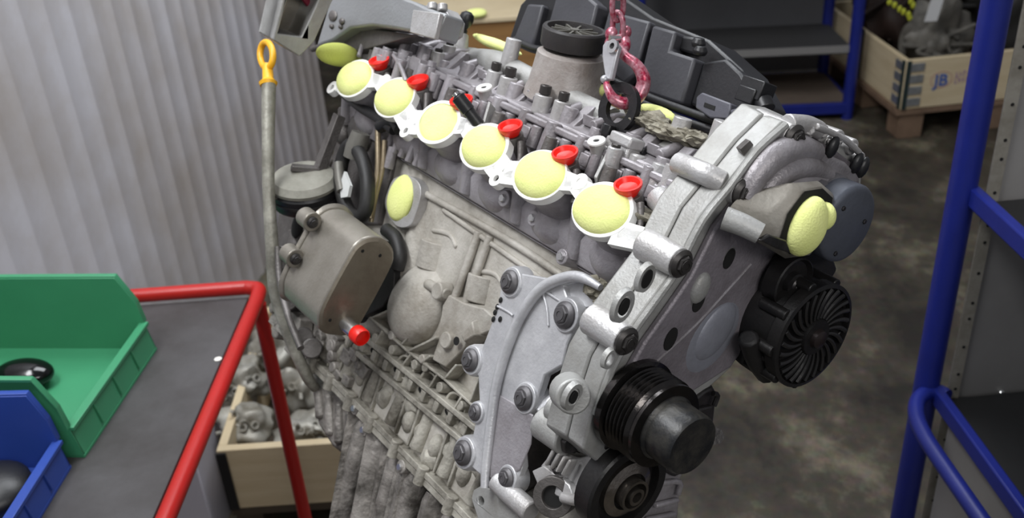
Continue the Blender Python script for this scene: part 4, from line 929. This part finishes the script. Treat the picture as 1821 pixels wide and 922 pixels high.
# bin builder: s along ridge of back wall (left), f toward open front (right)
def make_bin(name, label, m, O_, fx, fy, L, Wd, H, hl_, cat='bin', wall=.004):
    """O_ rear corner on the mat, fx towards the low front, fy across, H wall height, hl_ lip height"""
    t = Thing(name, label, cat, O_); z = V((0, 0, 1)); fx = V(fx).normalized(); fy = V(fy).normalized()
    def pt(u, v, h): return O_+fx*u+fy*v+z*h
    sp_ = [(0, 0), (0, H), (L*.66, H), (L*.84, hl_+(H-hl_)*.45), (L*1.0, hl_), (L*.90, 0)]
    prof_ = [(0, .0), (0, H), (L*.83, H), (L*.895, H*.66), (L*.91, hl_+.006), (L*.905, hl_), (L*.93, 0)]
    t.part('base', MB().prism([pt(0, 0, 0), pt(L*.93, 0, 0), pt(L*.93, Wd, 0), pt(0, Wd, 0)], z*wall), m)
    for v0 in (0, Wd-wall): t.part('side_wall', MB().prism([pt(u, v0, h) for u, h in prof_], fy*wall), m, bevel=.0008)
    t.part('back_wall', MB().prism([pt(0, 0, 0), pt(0, Wd, 0), pt(0, Wd, H), pt(0, 0, H)], fx*wall), m, bevel=.0008)
    t.part('front_lip', MB().prism([pt(L*.93, 0, 0), pt(L*.93, Wd, 0), pt(L*.905, Wd, hl_), pt(L*.905, 0, hl_)], -fx*wall), m, bevel=.0008)
    mb = MB(); rw = .009
    for v0, sg in ((0, -1), (Wd, 1)):
        path = [(0, H), (L*.83, H), (L*.895, H*.66), (L*.908, hl_+.004)]
        for (u0, h0), (u1, h1) in zip(path, path[1:]): mb.bar(pt(u0, v0+sg*.002, h0), pt(u1, v0+sg*.002, h1), z, rw, .005)
    mb.bar(pt(L*.905, 0, hl_), pt(L*.905, Wd, hl_), z, rw*1.5, .006); mb.bar(pt(0, 0, H), pt(0, Wd, H), z, rw, .005)
    for k in range(3): mb.bar(pt(L*.926+.001, Wd*(.25+.25*k), .01), pt(L*.908+.001, Wd*(.25+.25*k), hl_-.004), fy, .003, .003)
    t.part('rim', mb, m, bevel=.0008); return t
green = mat('green_plastic', (62, 140, 100), .42, 0, (54, 126, 90), .4, 8, .08, 120)
blue = mat('blue_plastic', (44, 72, 152), .42, 0, (36, 60, 134), .4, 8, .08, 120)
g0, g1 = T(280, 622), T(152, 815); gy = (g1-g0); gy.z = 0; gw = gy.length; gy.normalize(); gx = V((-gy.y, gy.x, 0)); gx = gx if gx.x > 0 else -gx
GL = .34
make_bin('storage_bin', 'green plastic open-front storage bin on the rubber mat', green, BZ+g0-gx*GL*.93, gx, gy, GL, gw, .135, .05)
b0 = T(128, 832); bd = T(60, 945)-b0; bd.z = 0; bd.normalize(); bx = V((-bd.y, bd.x, 0)); bx = bx if bx.x > 0 else -bx
make_bin('storage_bin', 'blue plastic open-front storage bin in front of the green one', blue, BZ+b0-bx*.24*.93, bx, bd, .24, .22, .125, .045)
c = T(52, 690)+V((0, 0, .026))
kb = Thing('plastic_pod', 'glossy black rounded plastic part lying in the green bin', 'plastic part', c-V((0, 0, .02)))
gl = mat('glossy_black', (12, 12, 13), .12, 0, None, bump=0)
kb.part('shell', MB().ell(c, gx*.046, gy*.030, V((0, 0, .021)), 32), gl); kb.part('seam', MB().lathe2(c, (0, 0, 1), [(.0298, -.001), (.0312, -.001), (.0312, .001), (.0298, .001)], 40), BPLD)
c = T(-10, 905)+V((0, 0, .03))
tag(link('black_part', MB().ell(V((0, 0, 0)), bx*.06, bd*.05, V((0, 0, .028)), 28, .1, 20), BPLD), 'dark rounded part lying in the blue bin', 'plastic part').location = c

# ================================================================== CRATE OF CASTINGS BEHIND THE TROLLEY
wood = mat('pale_plywood', (206, 190, 158), .6, 0, (182, 162, 126), .55, 5, .1, 80, stretch=(1, 1, 9))
woodd = mat('brown_board', (150, 112, 66), .6, 0, (122, 88, 50), .6, 5, .1, 80, stretch=(1, 1, 9))
zinc = mat('zinc_hinge', (196, 200, 204), .35, .8, (120, 124, 126), .5, 60)
p0, p1 = Wp(384, 803, (0, 1, 0), 1.72), Wp(660, 776, (0, 1, 0), 1.72); zt_ = p0.z; zb_ = zt_-.17
cr = Thing('wooden_crate', 'pale wooden crate holding castings behind the red trolley leg', 'crate', (p0.x+.25, 2.0, 0))
def board(x0, x1, y0, y1, z0, z1): return MB().box(((x0+x1)/2, (y0+y1)/2, (z0+z1)/2), (abs(x1-x0)/2, 0, 0), (0, abs(y1-y0)/2, 0), (0, 0, (z1-z0)/2))
x0, x1 = p0.x, p0.x+.50
cr.part('front_board', board(x0, x1, 1.72, 1.74, zb_, zt_), wood, bevel=.002)
cr.part('rear_board', board(x0, x1, 2.28, 2.30, zb_, zt_), wood, bevel=.002)
cr.part('side_board', board(x0, x0+.02, 1.74, 2.28, zb_, zt_), wood, bevel=.002); cr.part('side_board', board(x1-.02, x1, 1.74, 2.28, zb_, zt_), wood, bevel=.002)
cr.part('corner_hinge', board(x0-.002, x0+.02, 1.715, 1.72, zb_, zt_-.006), BPLD)
cr.part('floor_board', board(x0, x1, 1.72, 2.30, zb_-.02, zb_), mat('dark_pallet_wood', (70, 60, 48), .7))
for xx in (x0+.03, (x0+x1)/2, x1-.03): cr.part('pallet_block', board(xx-.03, xx+.03, 1.74, 2.28, 0, zb_-.02), MATS['dark_pallet_wood'])
cst = mat('whitish_casting', (166, 164, 156), .5, .35, (120, 114, 100), .9, 16, .4, 120)
def casting(name, label, px, py, Yd, r, seed, sc=(1, 1, 1)):
    c = Wp(px, py, (0, 1, 0), Yd); rn = random.Random(seed); t = Thing(name, label, 'casting', (c.x, c.y, c.z-r*.8), group=None)
    t.part('body', MB().lump(c, r, .55, 1.7, seed, sc, 4), cst)
    mb = MB()
    for k in range(5):
        d = V((rn.uniform(-.6, .8), -rn.uniform(.4, 1), rn.uniform(-.3, 1))).normalized(); q = c+V((d.x*r*sc[0], d.y*r*sc[1], d.z*r*sc[2]))*.8; mb.lathe2(q, d, [(r*.10, 0), (r*.2, 0), (r*.18, r*.25), (r*.10, r*.25)], 16)
        e = V((rn.uniform(-1, 1), rn.uniform(-.5, .1), rn.uniform(-.5, 1))).normalized(); mb.tube([q, q+e*r*.35, q+e*r*.6+V((0, -.01, 0))], r*.09, 8)
    t.part('flange', mb, cst, bevel=.001)
casting('gearbox_casting', 'whitish lobed casting at the crate front left of the trolley leg', 436, 758, 1.86, .055, 3, (1.15, .9, .9))
casting('gearbox_casting', 'whitish casting showing just right of the trolley leg', 536, 690, 2.02, .058, 5, (1, .9, 1.1))
casting('gearbox_casting', 'pale knobbly casting on top of the heap beside the trolley corner', 430, 680, 2.0, .058, 8, (1.1, .9, .95))
casting('gearbox_casting', 'pale casting behind the dipstick tube foot', 490, 625, 2.14, .06, 12, (1, .9, 1.1))
casting('gearbox_casting', 'greyish casting low in the crate behind its front board', 545, 768, 1.86, .058, 15, (1.2, .9, .8))
p = Wp(330, 830, (0, 0, 1), .0)
wb = Thing('white_box', 'pale lilac upright panel box between trolley and wooden crate', 'box', (-.78, 1.70, 0))
wb.part('box_shell', board(x0-.22, x0-.042, 1.70, 1.95, 0, zt_-.015), mat('pale_lilac_sheet', (196, 194, 204), .5), bevel=.003)
wb.part('box_lid', board(x0-.223, x0-.039, 1.697, 1.953, zt_-.017, zt_-.005), MATS['pale_lilac_sheet'], bevel=.002)

# ================================================================== WOODEN BOX BEHIND THE ENGINE
a = Wp(690, 62, (0, 1, 0), 3.2); zt2 = Wp(860, 40, (0, 1, 0), 3.2).z; x1 = Wp(1120, 20, (0, 1, 0), 3.2).x
bxo = Thing('wooden_box', 'brown wooden pallet box with pale lid behind the engine', 'box', ((a.x+x1)/2, 3.6, 0))
for k in range(4):
    z1 = zt2-k*.185; z0 = max(z1-.18, .0)
    bxo.part('board', board(a.x, x1, 3.2, 3.225, z0, z1), woodd, bevel=.003); bxo.part('board', board(a.x, a.x+.025, 3.226, 3.975, z0, z1), woodd, bevel=.003); bxo.part('board', board(x1-.025, x1, 3.226, 3.975, z0, z1), woodd, bevel=.003); bxo.part('board', board(a.x, x1, 3.976, 4.0, z0, z1), woodd, bevel=.003)
bxo.part('lid', board(a.x-.01, x1+.01, 3.19, 4.01, zt2+.001, zt2+.016), wood, bevel=.002)
c = Wp(846, 24, (0, 0, 1), zt2+.03)
single('foam_plug', MB().ell(c, (.035, 0, 0), (0, .03, 0), (0, 0, .015), 24, .15, 20, 4), FOAM, 'yellow foam lump on the lid of the brown wooden box', 'foam plug', c, ang=80)

# ================================================================== GREY SHEET CART AT THE BACK
bluep = mat('blue_paint', (26, 38, 122), .38, 0, (20, 30, 100), .5, 10, .08, 120)
gsh = mat('grey_sheet', (96, 96, 98), .5, .2, (80, 80, 82), .5, 4, .05)
FR = V((1.44, 3.93, 0)); FL_ = V((.575, 3.985, 0)); dB = V((.0, .36, 0)); BR, BL = FR+dB, FL_+dB
bc = Thing('shelf_cart', 'blue framed cart with grey sheet shelves standing at the back', 'cart', ((FR+BL)/2))
for q in (FR, FL_, BR, BL): bc.part('post', MB().tube([q, q+V((0, 0, 1.5))], .024, 14, 1), bluep)
Zu = V((0, 0, 1))
for p, q in ((FR, FL_), (FR, BR), (BL, BR), (FL_, BL)):
    bc.part('rail', MB().bar(p+Zu*.05, q+Zu*.05, Zu, .045, .045), bluep, bevel=.003)
for z in (.30, .75, 1.2):
    s_ = bc.part('shelf', MB().prism([v+Zu*(z-.02) for v in (FR, FL_, BL, BR)], Zu*.012), gsh, bevel=.002)
    sub(s_, 'shelf_lip', MB().bar(FR+Zu*(z+.003)-V((.02, .004, 0)), FL_+Zu*(z+.003)+V((.02, -.004, 0)), Zu, .004, .03), mat('shelf_edge', (150, 148, 146), .4, .3))
    sub(s_, 'shelf_mat', MB().prism([v+Zu*(z-.007) for v in (FR, FL_, BL, BR)], Zu*.004), mat('dark_shelf_mat', (56, 55, 55), .6))
bc.part('bottom_tray', MB().prism([v+Zu*.07 for v in (FR, FL_, BL, BR)], Zu*.008), mat('dusty_tray', (104, 92, 82), .6, .1, (80, 70, 62), .6, 6))
bc.part('back_panel', MB().prism([BR+Zu*.09-V((.02, 0, 0)), BL+Zu*.09, BL+Zu*1.5, BR+Zu*1.5-V((.02, 0, 0))], V((0, .004, 0))), gsh)
# ================================================================== PALLET BOX WITH USED ENGINES
z0 = .13
q0 = Wp(1600, 196, (0, 0, 1), z0); q1 = Wp(1735, 170, (0, 0, 1), z0); q2 = Wp(1515, 130, (0, 0, 1), z0)
er = (q1-q0); er.z = 0; er.normalize(); el = V((-.09, .996, 0)).normalized(); er = V((el.y, -el.x, 0)); H = .20
LR, LL = .80, .80
print('PALLET', q0, er, el)
pb = Thing('pallet_box', 'pale pallet collar box with printed logo and old engines at the right', 'box', (q0+er*.4+el*.6)*1.0-V((0, 0, z0)))
def wall_(p, q, nrm, nm_, z0=z0, h=H, m=wood, th=.02): return pb.part(nm_, MB().prism([V((p.x, p.y, z0)), V((q.x, q.y, z0)), V((q.x, q.y, z0+h)), V((p.x, p.y, z0+h))], nrm*th), m, bevel=.003)
fb = wall_(q0, q0+er*LR, el, 'front_board'); sb_ = wall_(q0+el*.021, q0+el*LL, er, 'side_board'); wall_(q0+er*LR+el*.021, q0+er*LR+el*LL, -er, 'side_board'); wall_(q0+el*(LL+.001), q0+el*(LL+.001)+er*LR, el, 'rear_board')
for k, (dd, nn) in enumerate(((er, -el), (el, -er))):
    for j in range(4):
        mb = MB(); c = q0+dd*.045+nn*.003+V((0, 0, .03+.047*j)); mb.box(c, dd*.03, nn*.002, V((0, 0, .016))); pb.part('hinge_plate', mb, zinc, bevel=.001)
    pb.part('hinge_strip', MB().box(q0+dd*.012+nn*.003+V((0, 0, .1)), dd*.008, nn*.003, V((0, 0, .098))), mat('dark_green_strip', (34, 48, 48), .5))
pb.part('strap', MB().box(q0+el*.38-er*.003+V((0, 0, .09)), el*.008, er*.002, V((0, 0, .12))), BPLD)
pw = mat('old_pallet_wood', (128, 104, 84), .7, 0, (90, 72, 58), .7, 8)
pb.part('deck_board', MB().prism([q0+V((0, 0, -.002))-er*.01, q0+er*(LR+.01)-V((0, 0, .002)), q0+er*(LR+.01)+el*LL-V((0, 0, .002)), q0+el*LL-er*.01-V((0, 0, .002))], V((0, 0, -.022))), pw)
for i in (0, .5, 1):
    for j in (0, .5, 1):
        c = q0+er*(.06+i*(LR-.12))+el*(.06+j*(LL-.12)); c.z = .053; pb.part('pallet_block', MB().box(c, er*.05, el*.05, V((0, 0, .052))), pw, bevel=.003)
# printed logo on the front board
def flat_text(txt, size, pos, rx, parent, m, nm='print'):
    cu = bpy.data.curves.new(nm, 'FONT'); cu.body = txt; cu.size = size; cu.extrude = .0004; cu.offset = .0015
    o = bpy.data.objects.new(nm, cu); me = bpy.data.meshes.new_from_object(o); bpy.data.objects.remove(o)
    me.materials.append(m); o = bpy.data.objects.new(nm, me); C.objects.link(o)
    mm = Matrix((rx, V((0, 0, 1)), rx.cross(V((0, 0, 1))))).transposed().to_4x4(); o.matrix_local = Matrix.Translation(pos) @ mm; o.parent = parent
inkb = mat('blue_ink', (60, 92, 160), .6, bump=0); inkr = mat('mauve_ink', (140, 100, 150), .6, bump=0)
fr = el*-1
base_ = V(pb.base)
lp0 = q0+er*.124-el*.0015+V((0, 0, .086))
flat_text('JB', .066, lp0, er, fb, inkb)
mb = MB(); cc = q0+er*.152-el*.0005+V((0, 0, .110)); mb.lathe2(cc, -el, [(.0335, 0), (.0352, 0), (.0352, .001), (.0335, .001)], 40, (1.25, .95))
sub(fb, 'logo_ring', mb, mat('pale_red_ink', (176, 120, 120), .6, bump=0))
mb = MB(); rn = random.Random(2)
for row, zz in enumerate((.124, .100)):
    u = .205
    while u < .36:
        wq = rn.uniform(.008, .013); mb.box(q0+er*(u+wq/2)-el*.0008+V((0, 0, zz)), er*wq*.12, el*.0006, V((0, 0, .010))); mb.box(q0+er*(u+wq*.7)-el*.0008+V((0, 0, zz+.010*rn.choice((-1, 0, 1)))), er*wq*.3, el*.0006, V((0, 0, .003))); u += wq+.004
sub(fb, 'faded_lettering', mb, inkr)
for nm_, lb_, u, v_, zz, r, m, sd, s3 in (
    ('used_engine', 'rusty brown old engine in the far left of the pallet box', .20, .55, .36, .150, mat('rusty_iron', (52, 36, 29), .7, .2, (34, 28, 26), .8, 14, .5, 60), 4, (.95, .9, 1.5)),
    ('used_engine', 'grey old engine with round housing at the near left of the pallet box', .21, .20, .33, .115, mat('dull_grey_iron', (110, 106, 98), .6, .2, (62, 60, 56), .8, 12, .4, 60), 9, (.95, .9, 1.5)),
    ('used_engine', 'black old engine at the far right of the pallet box', .60, .58, .42, .155, mat('oily_black_iron', (34, 33, 32), .6, .2, (58, 56, 52), .5, 12, .4, 60), 13, (1, .95, 1.8)),
    ('used_engine', 'black old engine at the near right corner inside the pallet box', .60, .22, .42, .140, MATS['oily_black_iron'], 17, (1, .95, 1.8))):
    c = q0+er*u+el*v_; c.z = z0+r*s3[2]*.98; t = Thing(nm_, lb_, 'engine', (c.x, c.y, z0)); t.part('casting_body', MB().lump(c, r, .6, 1.9, sd, s3, 4), m)
    rn = random.Random(sd); mb = MB()
    for k in range(6):
        d = V((rn.uniform(-1, 1), -rn.uniform(.2, 1), rn.uniform(-.2, 1))).normalized(); q = c+d*r*.85
        mb.lathe(q, d, [(r*.26, 0), (r*.28, r*.08), (r*.2, r*.12), (r*.08, r*.2)], 20); mb.tube([q, q+V((rn.uniform(-.1, .1), -.03, rn.uniform(-.06, .1))), q+V((rn.uniform(-.2, .2), -.02, rn.uniform(-.12, .1)))], r*.07, 8)
    t.part('pulley', mb, m, bevel=.002)
tg = Wp(1668, 0, (0, 1, 0), 3.72); tb_ = Wp(1656, 38, (0, 1, 0), 3.72)
tag(link('paper_tag', MB().prism([tb_-V((.026, 0, 0)), tb_+V((.022, 0, 0)), tg+V((.030, 0, .05)), tg+V((-.018, 0, .05))], (0, .002, 0)), mat('tag_paper', (205, 205, 205), .6)), 'white paper tag hanging over the old engines', 'tag')
mb = MB(); rn = random.Random(6); yg = mat('yellow_green_tie', (176, 180, 50), .5)
vb = Wp(1600, 10, (0, 1, 0), 3.85)
vt = Thing('yellow_tape', 'yellow green spotted strap draped over the rusty engine', 'strap', vb)
for k, (x, y) in enumerate(((1582, 4), (1591, 9), (1600, 16), (1607, 21), (1616, 26), (1624, 10), (1620, 2), (1618, 32))):
    vt.part('loop', MB().ell(Wp(x, y, (0, 1, 0), 3.85), (.010, 0, 0), (0, .006, 0), (0, 0, .014), 12, .2, 60, k), yg)

# ================================================================== BLUE FRAMED SHELF CART AT THE RIGHT
hd = ray(740, -625); hd.z = 0; hd.normalize(); rd2 = V((hd.y, -hd.x, 0)); pc0 = CAM+ray(1700, 400)*1.5; pc0.z = 0
sct = Thing('shelf_trolley', 'blue tube shelf trolley with grey panels and black shelves at right edge', 'trolley', pc0+rd2*.4-hd*.3)
def S(u, v_, z): return pc0+rd2*u-hd*v_+Zu*z      # u right, v towards the camera
sct.part('post', MB().tube([S(0, 0, 0), S(0, 0, 2.1)], .020, 20, 1), bluep)
for u, v_ in ((.9, 0), (.9, .75)): sct.part('post', MB().tube([S(u, v_, 0), S(u, v_, 2.1)], .020, 16, 1), bluep)
pnl = mat('grey_panel_sheet', (150, 148, 146), .5, .15, (128, 126, 124), .5, 5, .06)
bp_ = sct.part('back_panel', MB().box(S(.47, .012, 1.1), rd2*.43, hd*.002, Zu*1.0), pnl)
edge = sct.part('edge_strip', MB().box(S(.036, .018, 1.1), rd2*.010, hd*.0015, Zu*1.0), mat('pale_edge_strip', (158, 154, 144), .5, .3, (110, 104, 92), .6, 30), bevel=.0005)
mb = MB()
for k in range(26): mb.cyl(S(.038, .0195, .42+k*.045+.008*(k % 3)), S(.038, .0203, .42+k*.045+.008*(k % 3)), .0026, seg=10)
sub(edge, 'slot_hole', mb, HOLE)
shm = mat('black_shelf_rubber', (26, 26, 27), .5, 0, (38, 38, 38), .5, 6, .15, 80)
for z in (1.0, .643):
    s_ = sct.part('shelf', MB().box(S(.46, .36, z-.008), rd2*.43, hd*.34, Zu*.008), shm, bevel=.002)
    sct.part('side_bar', MB().bar(S(.010, .0, z+.008), S(.010, .74, z+.008), Zu, .016, .030), bluep, bevel=.003)
bolt(Wp(1781, 697, (0, 0, 1), .643)-V(sct.base), Zu, .005, STEEL, sct.o)
sct.part('side_panel', MB().box(S(.028, .38, .33), rd2*.002, hd*.34, Zu*.30), pnl, bevel=.001)
zh = .655
hpts = [Wp(x, y, (0, 0, 1), zh) for x, y in ((1684, 706), (1668, 697), (1646, 700), (1631, 716), (1630, 742), (1642, 772), (1664, 808), (1748, 930), (1840, 1065))]
sct.part('handle', MB().tube(hpts, .0125, 18, 5), bluep)
